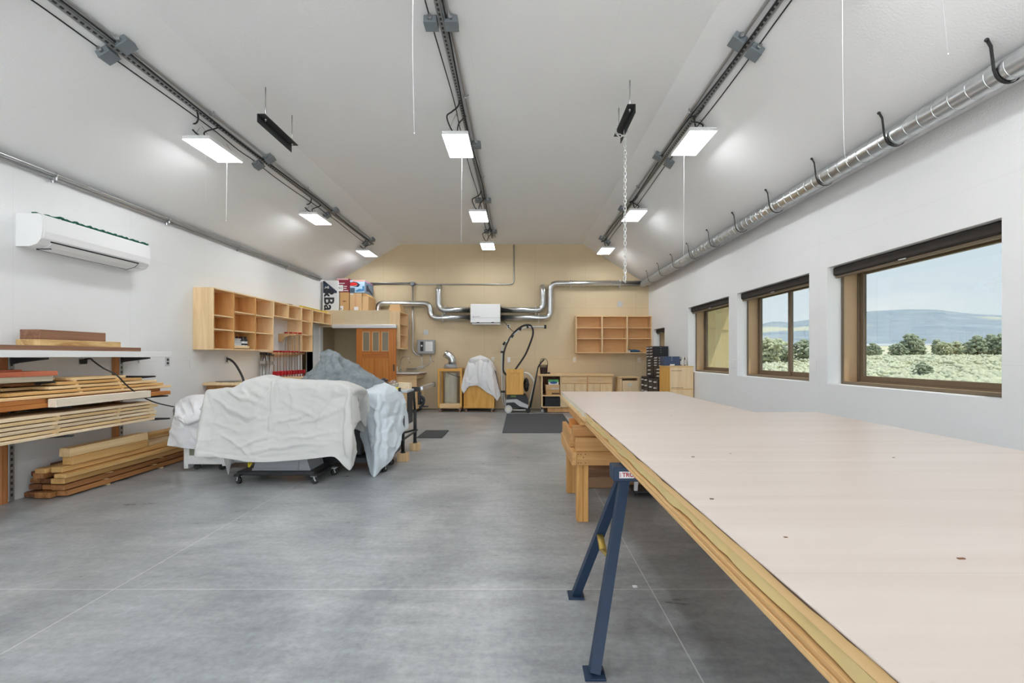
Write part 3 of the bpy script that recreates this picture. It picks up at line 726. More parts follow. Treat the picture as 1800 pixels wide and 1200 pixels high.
wall_duct('round_duct', 'galvanised duct stepping up from the white box to the window side eave', [Vector((xs_(881), yD, zA)), Vector((xs_(967.5), yD, zA)), Vector((xs_(967.5), yD, zT)), Vector((2.93 - .01, yD, zT))], [Vector((xs_(947), yD, zA)), Vector((xs_(1004), yD, zT)), Vector((xs_(1090), yD, zT))])
wall_duct('round_duct', 'galvanised duct stepping from the white box over to the closet loft', [Vector((xs_(826), yD, zA)), Vector((xs_(756), yD, zA)), Vector((xs_(756), yD, zL)), Vector((xs_(664), yD, zL)), Vector((xs_(664), yD, 2.25))], [Vector((xs_(778), yD, zA))])
wall_duct('round_duct', 'short galvanised duct from the white box turning up, wall clock side of pole vacuum', [Vector((xs_(881), yD, zB)), Vector((xs_(954.5), yD, zB)), Vector((xs_(954.5), yD, P(0, 508, yD).z)), Vector((xs_(954.5), YB - .002, P(0, 503, yD).z))], [Vector((xs_(942), yD, zB))])['label'] = 'short galvanised duct leaving the white box toward the windows and turning up'
wall_duct('round_duct', 'short galvanised duct leaving the white box toward the closet and turning up', [Vector((xs_(826), yD, zB)), Vector((xs_(771), yD, zB)), Vector((xs_(771), yD, P(0, 508, yD).z)), Vector((xs_(771), YB - .002, P(0, 503, yD).z))], [Vector((xs_(781.5), yD, zB))])
# ------------------------------------------------------------------ left wall
def dl(px): return -XL * FPX / (VX - px)        # distance of the left wall seen at column px
# mini-split unit
y0, y1 = 4.06, 5.25
t = thing('air_conditioner', 'white wall-mounted air conditioner head above the lumber rack', 'air conditioner', (XL + .1, (y0 + y1) / 2, 2.26), kind='thing')
x0 = XL + .001
pr = [(0, 2.555), (.205, 2.555), (.232, 2.535), (.236, 2.40), (.225, 2.33), (.19, 2.285), (.12, 2.262), (0, 2.262)]
q = MB(); q.prism([(x0 + a, z) for a, z in pr], 'xz', y0, y1); q.build('body', M['white'], t)
q = MB(); q.prism([(x0 + a, z) for a, z in [(.214, 2.54), (.240, 2.532), (.243, 2.40), (.232, 2.338), (.226, 2.338), (.234, 2.40)]], 'xz', y0 + .015, y1 - .015); q.build('front_panel', M['white'], t)
lv = MB(); lv.prism([(x0 + a, z) for a, z in [(.218, 2.316), (.224, 2.311), (.19, 2.277), (.10, 2.252), (.10, 2.258), (.187, 2.284)]], 'xz', y0 + .1, y1 - .16); lo = lv.build('louver', M['white'], t)
q = MB()
q.box(x0 + .10, x0 + .218, y0 + .092, y0 + .10, 2.254, 2.262); q.prism([(x0 + a, z) for a, z in [(.222, 2.326), (.230, 2.322), (.222, 2.312), (.217, 2.316)]], 'xz', y0 + .09, y1 - .15)
q.prism([(x0 + a, z) for a, z in [(.1, 2.262), (.1, 2.252), (.088, 2.25), (.088, 2.262)]], 'xz', y0 + .09, y1 - .15)
q.prism([(x0 + a, z) for a, z in [(.224, 2.322), (.228, 2.316), (.19, 2.274), (.10, 2.25), (.10, 2.26), (.187, 2.284)]], 'xz', y1 - .16, y1 - .152); q.build('louver_gap', M['slot'], t)
q = MB(); q.box(x0 + .16, x0 + .2, y1 - .12, y1 - .05, 2.276, 2.284); q.build('display', M['lgrey'], t)
q = MB(); n = 60
pts = [Vector((x0 + .10 + .09 * min(1, k / 8) + .012 * math.sin(k * .9), y0 + .04 + (y1 - y0 - .02) * k / n, 2.568 + .006 * math.sin(k * 1.7))) for k in range(n + 1)]
q.tube(pts, .016, 6, flat=.7); single('green_strip', q, M['green'], 'dark green cloth strip lying on the air conditioner', 'cloth')

# lumber rack: posts with slotted standards and dark arms
def rack_post(y, label, arms):
    t = thing('rack_upright', label, 'rack', (XL + .02, y, 0))
    q = MB(); q.box(XL + .001, XL + .042, y - .055, y - .005, 0, 1.27, .002); q.build('wood_post', wood('rack_post_wood', S(150, 92, 50), S(190, 130, 80), 'z', .6, 22, 1), t)
    q = MB(); q.box(XL + .001, XL + .045, y - .004, y + .042, 0.01, 1.27, .002)
    q.mat(1)
    z = .05
    while z < 1.25:
        q.box(XL + .044, XL + .0456, y + .010, y + .028, z, z + .026); z += .052
    q.build('slotted_standard', [M['strut'], M['slot']], t)
    for z, ln in arms:
        q = MB(); q.prism([(XL + .045, z), (XL + ln, z), (XL + ln, z - .016), (XL + .10, z - .048), (XL + .045, z - .06)], 'xz', y + .010, y + .03); q.build('arm', M['dark'], t)
ARM = [(1.268, .36), (1.062, .42), (.845, .56), (.592, .58)]
rack_post(3.97, 'lumber rack upright at the near end of the floor timber pile', ARM)
rack_post(5.07, 'lumber rack upright behind the far ends of the boards', ARM)
rack_post(2.75, 'lumber rack upright outside the view behind the boards', ARM)
q = MB(); q.box(XL + .001, XL + .40, 2.6, 5.36, 1.27, 1.33, .003); q.box(XL + .001, XL + .02, 5.36, 5.40, 1.20, 1.33, .002)
single('white_shelf_board', q, M['white_paint'], 'long white shelf board on top of the lumber rack', 'shelf')

# boards, each its own object
def board(x0, x1, y0, y1, z0, z1, m, label, group, b=.003, rz=0, name='board', mark=0):
    q = MB(); q.box(x0, x1, y0, y1, z0, z1, b)
    if mark:
        rnd = random.Random(mark)
        for v in q.v: v.x += rnd.uniform(-.002, .002)
    o = single(name, q, M[m] if isinstance(m, str) else m, label, 'board', group)
    center(o); o.rotation_euler.z = rz; return o
G = 'boards on the top shelf of the lumber rack'
board(-4.36, -4.12, 2.7, 4.95, 1.331, 1.372, 'walnut', 'long dark plank lying directly on the white shelf', G)
board(-4.40, -4.19, 3.97, 4.78, 1.373, 1.428, M.setdefault('spalt', wood('spalted_board', S(176, 130, 74), S(236, 206, 146), 'y', .6, 14, 2.2, .02, .6)), 'pale spalted board with dark figure, middle of the shelf stack', G)
board(-4.42, -4.24, 4.02, 4.66, 1.429, 1.517, 'walnut', 'thick walnut block on top of the shelf stack', G)
G = 'short boards on the upper rack arms'
board(-4.44, -4.08, 2.7, 3.98, 1.063, 1.108, 'greyw', 'grey weathered board under the red board on upper arms', G)
board(-4.43, -4.09, 2.7, 4.03, 1.109, 1.150, 'redw', 'reddish board on upper arms over the grey one', G)
board(-4.45, -4.22, 2.7, 3.86, 1.151, 1.166, 'redw', 'thin red board topping the upper arms stack', G)
G = 'boards on the middle rack arms'
def dx(px, x): return -x * FPX / (VX - px)
board(-3.985, -3.915, 3.84, 4.83, .847, .918, 'white_timber', 'whitish square timber along the front of middle arms', G)
board(-4.06, -3.99, 2.7, 5.20, .847, .886, 'orange', 'long orange board behind the whitish timber, lower of two', G)
board(-4.06, -3.99, 2.7, 3.83, .887, .920, 'orange', 'short orange board stopping at the whitish timber', G)
board(-4.46, -4.07, 2.7, 5.15, .847, .920, 'brown', 'wide brown plank underneath the middle arms stack', G)
ms = ['pine', 'tim', 'pine', 'tim', 'pine']
names = ['lowest', 'second', 'third', 'fourth', 'topmost']
near = [3.42, 3.60, 3.93, 4.02, 4.16]; far = [5.26, 5.17, 5.10, 4.92, 4.74]
for k in range(5):
    z = .923 + .0335 * k; xf = -4.03 - .018 * k
    board(xf - .15, xf, near[k], far[k], z, z + .025, ms[k], 'yellowish front board on the middle arms, %s of five layers' % names[k], G)
    board(xf - .31, xf - .16, near[k] - .22, far[k] - .1, z, z + .025, 'brown' if k % 2 else 'pine', 'board tucked behind the %s front board on middle arms' % names[k], G)
    if k:
        for yy in (4.18, 4.62):
            qq = MB(); qq.box(xf - .30, xf + .002, yy, yy + .03, z - .0088, z - .0004); center(single('sticker', qq, M['pine'], 'thin wood sticker between the yellowish boards on middle arms', 'spacer', 'stickers on the middle arms'))
G = 'stickered boards on the lower rack arms'
for k in range(6):
    z = .595 + .0345 * k; w = ['bottom', 'second from the bottom', 'third from the bottom', 'fourth from the bottom', 'fifth from the bottom', 'top'][k]
    yf = 4.93 + [.0, .02, .03, .0, .04, -.02][k]
    board(-4.14, -3.955 - .004 * (k % 2), 2.5, yf, z, z + .026, 'pale' if k not in (1, 4) else 'pine', 'pale front board on the lower arms, %s of the six layers' % w, G, .002)
    board(-4.36, -4.15, 2.5, yf + .12 - .04 * k, z, z + .026, 'pine', 'board behind the %s pale front board on lower arms' % w, G, .002)
    if k:
        for yy in (3.30, 3.86, 4.46, 4.84):
            q = MB(); q.box(-4.38, -3.95, yy + .01 * (k % 3), yy + .03 + .01 * (k % 3), z - .0085, z - .0005); single('sticker', q, M['pine'], 'thin wood sticker between the pale boards on lower arms', 'spacer', 'stickers in the pale stack')
board(-4.40, -4.30, 4.85, 5.32, .80, .828, 'walnut', 'dark offcut poking past the pale stack', 'stickered boards on the lower rack arms')

# timber pile on the floor
G = 'timbers piled on the floor'
pile = [  # x0, x1, y0, y1, z0, z1, mat, label
    (-4.47, -4.365, 4.10, 5.5, .006, .052, 'darkb', 'bottom layer timber against the wall, dark end'),
    (-4.355, -4.215, 4.08, 5.5, .006, .058, 'brown', 'bottom layer timber with a wide brown end, middle'),
    (-4.205, -4.105, 4.13, 5.62, .012, .058, 'brown', 'bottom layer timber at the front with blackened end'),
    (-4.47, -4.36, 4.14, 5.45, .066, .114, 'darkb', 'second layer timber against the wall, dark brown'),
    (-4.35, -4.24, 4.14, 5.5, .066, .110, 'brown', 'second layer timber in the middle, reddish end'),
    (-4.23, -4.115, 4.11, 5.64, .068, .114, 'brown', 'second layer timber at the front, grey end'),
    (-4.47, -4.375, 4.15, 5.4, .122, .164, 'brown', 'third layer timber against the wall'),
    (-4.37, -4.26, 4.15, 5.5, .120, .164, 'darkb', 'third layer timber in the middle, dark end'),
    (-4.25, -4.125, 4.12, 5.66, .122, .172, 'tim', 'third layer front timber with a clean yellow end'),
    (-4.47, -4.395, 4.16, 5.1, .182, .226, 'darkb', 'fourth layer blackened timber against the wall'),
    (-4.39, -4.29, 4.10, 5.2, .175, .226, 'brown', 'fourth layer pinkish brown timber in the middle'),
    (-4.16, -4.05, 4.06, 5.66, .190, .226, 'tim', 'fourth layer front board with a pale end'),
    (-4.33, -4.235, 4.06, 5.3, .232, .276, 'tim', 'fifth layer timber with a dark painted end'),
    (-4.215, -4.115, 4.09, 5.66, .232, .282, 'tim', 'fifth layer front timber with a cracked brown end'),
    (-4.44, -4.36, 4.3, 5.0, .23, .27, 'darkb', 'small dark offcut behind the fifth layer'),
    (-4.45, -4.34, 4.45, 5.15, .275, .312, 'walnut', 'dark brown offcut leaning low behind big timbers'),
    (-4.185, -4.085, 4.16, 5.00, .286, .360, 'tim', 'big square timber on the pile, lower of the pair'),
    (-4.205, -4.10, 4.15, 5.02, .362, .440, 'pine', 'big square timber on the pile, upper of the pair'),
    (-4.26, -4.12, 5.05, 5.72, .284, .318, 'pine', 'short pale board past the far end of big timbers'),
    (-4.44, -4.29, 4.6, 5.74, .284, .335, 'pine', 'wide pale board behind the short one at far end'),
    (-4.44, -4.30, 4.9, 5.76, .337, .375, 'tim', 'topmost board at the far end against the wall')]
for k, p in enumerate(pile): board(*p[:6], p[6], p[7], G, .004, name='timber', mark=k + 1)
for yy, zz in ((4.5, .0605), (5.1, .0605), (4.55, .1155), (5.2, .1155), (4.52, .001), (5.2, .001)):
    q = MB(); q.box(-4.46, -4.098, yy, yy + .035, zz, zz + .0105 if zz < .01 else zz + .006); center(single('sticker', q, M['pine'], 'thin wood sticker poking from the floor timber pile', 'spacer', 'stickers in the floor pile'))
for k, yy in enumerate((4.70, 4.74, 4.80, 4.83, 4.89)):
    q = MB(); q.box(-4.24, -4.113, yy, yy + (.03 if k % 2 else .022), .1735, .1885); center(single('sticker', q, M['darkb'], 'dark square stick in the gap below the pale front board', 'spacer', 'dark sticks in the floor pile'))

# outlets and switches of the left wall
def plate(name, label, x, y, z, side, w=.075, h=.118, m='white', inner='socket', im='lgrey', cat='outlet', axis='x'):
    t = thing(name, label, cat, (x, y, z - h / 2))
    def bx(q, a0, a1, u0, u1, z0, z1, b=.0015):
        if axis == 'x': q.box(x + side * a0, x + side * a1, y + u0, y + u1, z0, z1, b)
        else: q.box(x + u0, x + u1, y + side * a0, y + side * a1, z0, z1, b)
    q = MB(); bx(q, .0005, .007, -w / 2, w / 2, z - h / 2, z + h / 2, .002); q.build('cover_plate', M[m], t)
    q = MB()
    if inner == 'rocker': bx(q, .007, .0105, -.016, .016, z - .033, z + .033)
    else:
        for s in (-1, 1): bx(q, .007, .010, -.017, .017, z + s * .022 - .015, z + s * .022 + .015)
    q.build('rocker' if inner == 'rocker' else 'socket', M[im], t); return t
plate('wall_outlet', 'outlet with dark sockets beside the end of white shelf', XL, dl(294), P(0, 635, dl(294)).z, 1, .07, .12, 'lgrey', im='dark')
plate('light_switch', 'white switch plate under the near end of wall cabinets', XL, dl(337), P(0, 640, dl(337)).z, 1, .08, .125, 'white', 'rocker', 'white', 'switch')
plate('wall_outlet', 'outlet feeding the black hose above the bench', XL, dl(398), P(0, 632, dl(398)).z, 1, .075, .12, 'lgrey', im='dark')
plate('wall_outlet', 'outlet below the white shelf with black plug', XL, 4.66, 1.235, 1, .075, .12, 'white')
q = MB(); q.box(XL + .011, XL + .05, 4.63, 4.69, 1.20, 1.25, .008); q.tube(spline([(XL + .03, 4.66, 1.245), (-4.40, 4.66, 1.255), P(165, 635, 4.60), P(182, 647, 4.45), P(205, 659, 4.44), P(225, 679, 4.57), P(250, 697, 4.75), P(276, 708, 4.95), P(305, 714.5, 5.22)], 8), .007, 8)
single('power_cable', q, M['rubber'], 'black power cord drooping from below the white shelf to a covered machine', 'cable')

# bench against the left wall with papers and a black hose
t = thing('wall_bench', 'light-topped low bench against the left wall behind covered machines', 'bench', (-4.2, 7.3, 0), kind='thing')
q = MB(); q.box(XL + .002, -3.93, 6.45, 8.5, .865, .905, .003); q.build('top', M['birch_h'], t)
q = MB(); q.box(XL + .01, -3.97, 6.52, 8.44, 0, .865); q.build('cabinet', wood('bench_cabinet_wood', S(168, 120, 70), S(196, 148, 94), 'z', .5, 16, 1.5, .02), t)
q = MB(); q.box(-4.42, -4.22, 6.6, 6.95, .906, .915, .001); q.box(-4.38, -4.10, 6.55, 6.8, .9155, .922, .001); single('paper_stack', q, M['grey'], 'flat grey sheets lying on the bench by the left wall', 'papers')
q = MB(); q.tube(spline([(XL + .02, dl(398), P(0, 632, dl(398)).z + .01), P(404, 631.5, 6.95), P(412, 638, 6.9), P(420, 650, 6.8), P(428, 668, 6.7), P(430, 690, 6.6)], 8), .016, 8); single('black_hose', q, M['rubber'], 'thick black hose curving from wall outlet down to a covered machine', 'hose')

# ------------------------------------------------------------------ open cabinets
def cab_left(label, bays, z0, z1, shelves, inner, y_label=None, xf=-4.22, depth=None):
    """Open-front cabinet on the left wall. bays: y edges; shelves: one list of heights per bay."""
    xb = XL + .001; t = thing('wall_cabinet', label, 'cabinet', ((xb + xf) / 2, (bays[0] + bays[-1]) / 2, z0), group='open cabinets along the left wall', kind='thing'); th = .019
    q = MB(); q.box(xb, xb + .008, bays[0] + .002, bays[-1] - .002, z0 + .004, z1 - .004); q.build('back_panel', M[inner], t)
    for i, y in enumerate(bays):
        last = i == len(bays) - 1
        ya = y if i == 0 else (y - th if last else y - th / 2)
        q = MB(); q.box(xb, xf, ya, ya + th, z0, z1, .001); q.build('side_panel' if i == 0 or last else 'divider', M['birch'] if i == 0 or last else M[inner], t)
    for z, nm in ((z0, 'bottom_panel'), (z1 - th, 'top_panel')):
        q = MB(); q.box(xb + .008, xf - .0005, bays[0] + th, bays[-1] - th, z, z + th, .001); q.build(nm, M['birch_h'], t)
    for (ya, yb), ss in zip(zip(bays, bays[1:]), shelves):
        for z in ss:
            q = MB(); q.box(xb + .008, xf - .003, ya + th, yb - th, z - th / 2, z + th / 2, .001); q.build('shelf', M['birch_h'], t)
    return t
Yb = [6.26, 6.72, 7.27, 7.80, 8.31, 8.80, 9.27, 9.78, 10.185]
cab_left('tall three-bay open cabinet nearest on the left wall, amber inside', Yb[:4], 1.37, 2.23, [[1.655, 1.85], [1.655, 1.94], [1.655, 1.94]], 'birch_in')
cab_left('shallow two-bay open cabinet bridging over the clamp rack', [Yb[3] + .001] + Yb[4:6], 1.965, 2.23, [[], []], 'birch')
cab_left('tall narrow open cabinet between the two shallow bridging ones', [Yb[5] + .001, Yb[6]], 1.37, 2.23, [[1.70, 1.965]], 'birch')
cab_left('shallow two-bay open cabinet ending at the closet corner', [Yb[6] + .001, Yb[7], Yb[8]], 1.975, 2.23, [[], []], 'birch')
# contents: tray, grey box, dark bottles
zc = 1.37 + .0195
q = MB(); q.box(-4.42, -4.25, 6.75, 7.15, zc, zc + .012); q.box(-4.26, -4.25, 6.75, 7.15, zc, zc + .05, .001); q.box(-4.42, -4.41, 6.75, 7.15, zc, zc + .05, .001); single('wooden_tray', q, M['birch_h'], 'low wooden tray at the bottom of the second cabinet bay', 'tray')
q = MB(); q.box(-4.39, -4.27, 6.78, 6.98, zc + .0125, zc + .10, .004); q.box(-4.38, -4.28, 6.79, 6.97, zc + .101, zc + .135, .004); q.box(-4.37, -4.275, 6.80, 6.98, zc + .136, zc + .16, .003); single('cloth_stack', q, M['lgrey'], 'folded grey stack on the tray beside black bottles', 'stack')
for k, (bx, by) in enumerate(((-4.29, 7.03), (-4.29, 7.105), (-4.37, 7.03), (-4.37, 7.105))):
    t = thing('black_bottle', ['black bottle with white bands at the front, next to the grey stack', 'black bottle with white bands at the front, by the cabinet divider', 'black bottle behind the one next to grey stack', 'black bottle behind the one by the divider'][k], 'bottle', (bx, by, zc + .0125), group='black bottles in the wall cabinet')
    q = MB(); q.lathe([(0, 0), (.03, 0), (.032, .006), (.032, .12), (.026, .14), (.014, .15), (.014, .16), (0, .16)], (bx, by, zc + .0125), 16); q.build('body', M['black'], t)
    q = MB(); q.lathe([(.0325, .03), (.0328, .032), (.0328, .045), (.0325, .047)], (bx, by, zc + .0125), 16); q.lathe([(.0325, .075), (.0328, .077), (.0328, .105), (.0325, .107)], (bx, by, zc + .0125), 16); q.build('label_band', M['white'], t)
    q = MB(); q.lathe([(.017, .151), (.017, .18), (.015, .183), (0, .183)], (bx, by, zc + .0125), 14); q.build('cap', M['black'], t)
q = MB(); q.box(-4.30, -4.24, 8.85, 10.05, 2.231, 2.262, .003); q.mat(1); q.box(-4.2395, -4.239, 8.9, 10.0, 2.236, 2.257)
single('yellow_level', q, [M['yellow'], plain('dark_yellow', S(190, 160, 20), .5)], 'long yellow level lying on the wall cabinets', 'level')
q = MB(); q.box(-4.3, -4.24, 8.36, 8.5, 2.2305, 2.245, .003); single('pencil_case', q, M['darkb'], 'small dark block on top of the wall cabinets', 'block')

# clamp racks
M['rackw'] = wood('clamp_rack_wood', S(206, 166, 116), S(226, 190, 142), 'y', .5, 18, 1.3, .03)
t = thing('clamp_rack', 'wide wooden clamp rack with red clamps under the bridging cabinet', 'rack', (-4.4, 8.5, 1.29)); q = MB(); q.box(XL + .001, XL + .02, 7.86, 9.08, 1.27, 1.36, .002); q.build('back_rail', M['rackw'], t)
for k in range(11):
    y = 8.02 + .105 * k; q = MB(); q.prism([(XL + .02, 1.345), (XL + .20, 1.345), (XL + .20, 1.325), (XL + .10, 1.30), (XL + .02, 1.275)], 'xz', y - .012, y + .012); q.build('arm', M['rackw'], t)
t = thing('clamp_rack', 'small curved wooden clamp rack up under the bridging cabinet', 'rack', (-4.4, 8.7, 1.6)); q = MB(); q.prism([(XL + .001, 1.70), (XL + .30, 1.70), (XL + .30, 1.672), (XL + .22, 1.668), (XL + .14, 1.645), (XL + .09, 1.60), (XL + .075, 1.55), (XL + .001, 1.55)], 'xz', 8.47, 8.5); q.build('bracket', M['rackw'], t)
q = MB(); q.box(XL + .001, XL + .30, 8.5, 8.76, 1.68, 1.70, .002); q.build('arm_board', M['rackw'], t)
def make_clamp(L, jaw, red, label, lower=True):
    t = thing('bar_clamp', label, 'clamp', world=False, group='clamps on the left wall')
    q = MB(); q.box(-.004, .004, -.012, .012, -L, .03, .001); q.build('bar', M['steel'], t)
    q = MB(); q.box(-.015, jaw, -.014, .014, .004, .032, .004); q.build('fixed_jaw', M['red'] if red else M['dark'], t)
    if lower:
        q = MB(); q.box(-.016, jaw * 1.1, -.022, .022, -.41, -.335, .008); q.build('sliding_jaw', M['red'] if red else M['dark'], t)
        q = MB(); q.lathe([(0, -.58), (.013, -.578), (.019, -.56), (.017, -.46), (.012, -.45), (.006, -.445), (.006, -.40)], (jaw * .7, 0, 0), 12); q.build('handle', M['black'] if not red else M['red'], t)
    return t
proto = None
for k in range(10):
    y = 8.072 + .105 * k; red = k not in (0, 5)
    lab = 'bar clamp hanging on wide rack, number %s counted from the grey pipe clamps' % ['one', 'two', 'three', 'four', 'five', 'six', 'seven', 'eight', 'nine', 'ten'][k]
    if proto is None: proto = make_clamp(.95, .09, True, lab); proto.location = (XL + .135, y, 1.347); p2 = None
    else: dup(proto, (XL + .135 + .01 * (k % 2), y, 1.347), 0, lab)
proto = None
for k in range(6):
    y = 7.80 + .05 * k + .0; lab = 'grey pipe clamp hanging near the tall cabinet, number %s from the tall cabinet' % ['one', 'two', 'three', 'four', 'five', 'six'][k]
    if proto is None:
        proto = thing('pipe_clamp', lab, 'clamp', (XL + .06, y, 1.35), world=False, group='grey pipe clamps on the left wall')
        q = MB(); q.cyl((0, 0, -1.1), (0, 0, 0), .011, 10); q.build('pipe', M['emt'], proto)
        q = MB(); q.box(-.014, .075, -.015, .015, -.04, .0, .004); q.build('jaw', M['dark'], proto)
        q = MB(); q.box(-.016, .08, -.017, .017, -.20, -.14, .005); q.build('tail_stop', M['galv'], proto)
    else: dup(proto, (XL + .06 + .012 * (k % 2), y, 1.35 - .004 * k), 0, lab)
proto = None
for k in range(4):
    lab = 'bar clamp on the small curved rack, number %s away from the bracket' % ['one', 'two', 'three', 'four'][k]
    if proto is None: proto = make_clamp(.38, .05, True, lab, False); proto.location = (XL + .10, 8.53, 1.702)
    else: dup(proto, (XL + .10 + .055 * k, 8.53 + .065 * k, 1.702), 0, lab)
# ------------------------------------------------------------------ covered machines
cl1 = plain('cream_cotton_sheet', (.585, .578, .555, 1), .95, var=.03, scale=3, bump=.25, bscale=300)
cl2 = plain('white_cotton_sheet', (.76, .76, .77, 1), .95, var=.02, scale=3, bump=.2, bscale=300)
cl3 = plain('pale_blue_sheet', (.62, .68, .72, 1), .95, var=.04, scale=3, bump=.2, bscale=300)
blk = plain('grey_felt_blanket', (.225, .255, .27, 1), 1.0, var=.35, scale=22, bump=.5, bscale=140)
def cr(p0, p1, p2, p3, t, c=.34):
    m1, m2 = (p2 - p0) * c, (p3 - p1) * c; t2, t3 = t * t, t * t * t
    return p1 * (2 * t3 - 3 * t2 + 1) + m1 * (t3 - 2 * t2 + t) + p2 * (3 * t2 - 2 * t3) + m2 * (t3 - t2)
def to_px(p): return VX + p.x / p.y * FPX, VY + (CAMH - p.z) / p.y * FPX
def fold_height(p, folds):
    """Height of the pressed and hanging folds at p; a fold is a polyline with a height and a width in metres."""
    u, v = to_px(p); k = p.y / FPX; h = 0
    u += 5 * noise.noise(Vector((p.x * 6, p.z * 6, 1))); v += 5 * noise.noise(Vector((p.x * 6, p.z * 6, 9)))
    for line, amp, wid in folds:
        best = 9e9; acc = 0; pos = 0; side = 1; tot = sum(math.hypot(c - a, d - b) for (a, b), (c, d) in zip(line, line[1:]))
        for (a, b), (c, d) in zip(line, line[1:]):
            ex, ey = c - a, d - b; L2 = ex * ex + ey * ey
            t = max(0, min(1, ((u - a) * ex + (v - b) * ey) / L2))
            q = math.hypot(u - a - ex * t, v - b - ey * t)
            sg = math.copysign(1, (u - a) * ey - (v - b) * ex)
            if q < best: best = q; pos = (acc + t * math.sqrt(L2)) / tot; side = sg
            acc += math.sqrt(L2)
        s_ = best * k / wid * (.6 if side > 0 else 1.7)
        if s_ < 3.2: h += amp * 1.9 * math.exp(-s_ * s_ * .8) * min(1, 2.2 * math.sin(math.pi * min(max(pos, .04), .96)) ** .9)
    return h
def cloth(name, mat, ctrl, nu, nv, label, cat, amp=.008, seed=0, edge=.0, stretch=1.0, thick=.003, folds=()):
    """A draped sheet through a control net of rows of points, with creases pressed into it."""
    ctrl = [[Vector(p) for p in r] for r in ctrl]; R, Cn = len(ctrl), len(ctrl[0])
    def row(r, v):
        x = v * (Cn - 1); j = min(int(x), Cn - 2); t = x - j; g = ctrl[r]
        return cr(g[max(j - 1, 0)], g[j], g[j + 1], g[min(j + 2, Cn - 1)], t)
    pts = []
    for i in range(nu + 1):
        x = i / nu * (R - 1); a = min(int(x), R - 2); t = x - a; line = []
        for j in range(nv + 1):
            v = j / nv
            line.append(cr(row(max(a - 1, 0), v), row(a, v), row(a + 1, v), row(min(a + 2, R - 1), v), t))
        pts.append(line)
    out = []
    for i in range(nu + 1):
        line = []
        for j in range(nv + 1):
            p = pts[i][j]
            du = pts[min(i + 1, nu)][j] - pts[max(i - 1, 0)][j]; dv = pts[i][min(j + 1, nv)] - pts[i][max(j - 1, 0)]
            n = du.cross(dv); n = n.normalized() if n.length > 1e-9 else Vector((0, -1, 0))
            if n.y > .25 or (abs(n.y) <= .25 and n.z < 0): n = -n
            q = Vector((p.x + seed, p.y, p.z))
            d1 = noise.noise(Vector(((q.x + q.z * .6) * 3.2, q.y * 2, (q.z - q.x * .35) * 6.5)))
            d2 = noise.noise(Vector(((q.x * .9 - q.z * .7) * 3.6 + 7, q.y * 2, (q.z + q.x * .25) * 9.0)))
            d3 = noise.noise(Vector((q.x * 17, q.y * 17, q.z * 20)))
            d4 = noise.noise(Vector((q.x * 1.7 + 3, q.y * 1.7, q.z * 1.4)))
            rid = lambda d: (1 - abs(d)) ** 5
            h = (rid(d1) * .8 + rid(d2) * .75 + d3 * .22 + d4 * .9) * amp * stretch + (fold_height(p, folds) if folds else 0)
            line.append(p + n * h)
        out.append(line)
    mb = MB(); mb.grid(out)
    o = single(name, mb, mat, label, cat)
    so = o.modifiers.new('thickness', 'SOLIDIFY'); so.thickness = thick; so.offset = -1
    return o

def caster(mb_w, mb_f, c, r=.036, a=0.0):
    c = Vector(c); u = Vector((math.cos(a), math.sin(a), 0)); v = Vector((-u.y, u.x, 0))
    mb_w.cyl(c + Vector((0, 0, r)) - v * .014, c + Vector((0, 0, r)) + v * .014, r, 16)
    for s in (-1, 1):
        q = c + v * .02 * s + Vector((0, 0, r)); mb_f.tube([q, q + Vector((0, 0, r * .6)) - u * .01, q + Vector((0, 0, r + .012)) - u * .012], .006, 6)
    mb_f.box(c.x - .03, c.x + .03, c.y - .03, c.y + .03, 2 * r + .006, 2 * r + .014, .002)
    mb_f.cyl(c + Vector((0, 0, r)) - v * .023, c + Vector((0, 0, r)) + v * .023, .007, 8)
def add_casters(t, pts, r=.036, wm='rubber', fm='steel'):
    for k, (p, a) in enumerate(pts):
        w, f = MB(), MB(); caster(w, f, p, r, a); fo = f.build('caster', M[fm], t); w.build('wheel', M[wm], fo)

# jointer on a black mobile base under the cream sheet
t = thing('covered_jointer', 'grey machine on a black wheeled base under the cream sheet', 'machine', (-2.45, 4.72, 0))
q = MB(); q.box(-2.84, -2.06, 4.56, 4.95, .085, .125, .006); q.box(-2.86, -2.80, 4.54, 4.97, .075, .10, .004); q.box(-2.10, -2.02, 4.54, 4.97, .075, .10, .004); q.build('mobile_base', M['black'], t)
q = MB(); q.prism([(-2.70, .126), (-2.12, .126), (-2.17, .30), (-2.17, .62), (-2.65, .62), (-2.65, .30)], 'xz', 4.60, 4.92); q.build('pedestal', M['grey'], t)
q = MB(); q.box(-2.705, -2.115, 4.592, 4.60, .126, .15, .002); q.box(-2.24, -2.232, 4.592, 4.60, .126, .34); q.build('base_rim', M['grey'], t)
q = MB(); q.box(-3.0, -1.75, 4.66, 4.90, .62, .80, .01); q.build('bed', M['grey'], t)
add_casters(t, [((-2.83, 4.58, 0), 2.6), ((-2.06, 4.57, 0), .6), ((-2.0, 4.90, 0), .9), ((-2.8, 4.95, 0), 2)], .035, 'rubber', 'lgrey')
q = MB(); q.tube(spline([P(444, 806, 4.62), P(441, 815, 4.55), P(438, 820, 4.54), P(437, 815, 4.56), P(440, 806, 4.6)], 6), .008, 8); single('yellow_cable', q, M['yellow'], 'loop of yellow cord below the cream sheet hem', 'cable')
fr = 4.50
top_f = [(364.7, 687, 4.62), (405, 684.5, 4.64), (430, 671, 4.66), (463, 663, 4.7), (480, 668.6, 4.68), (502, 669, 4.66), (546.7, 670, 4.64), (594, 673, 4.62), (622, 686, 4.60)]
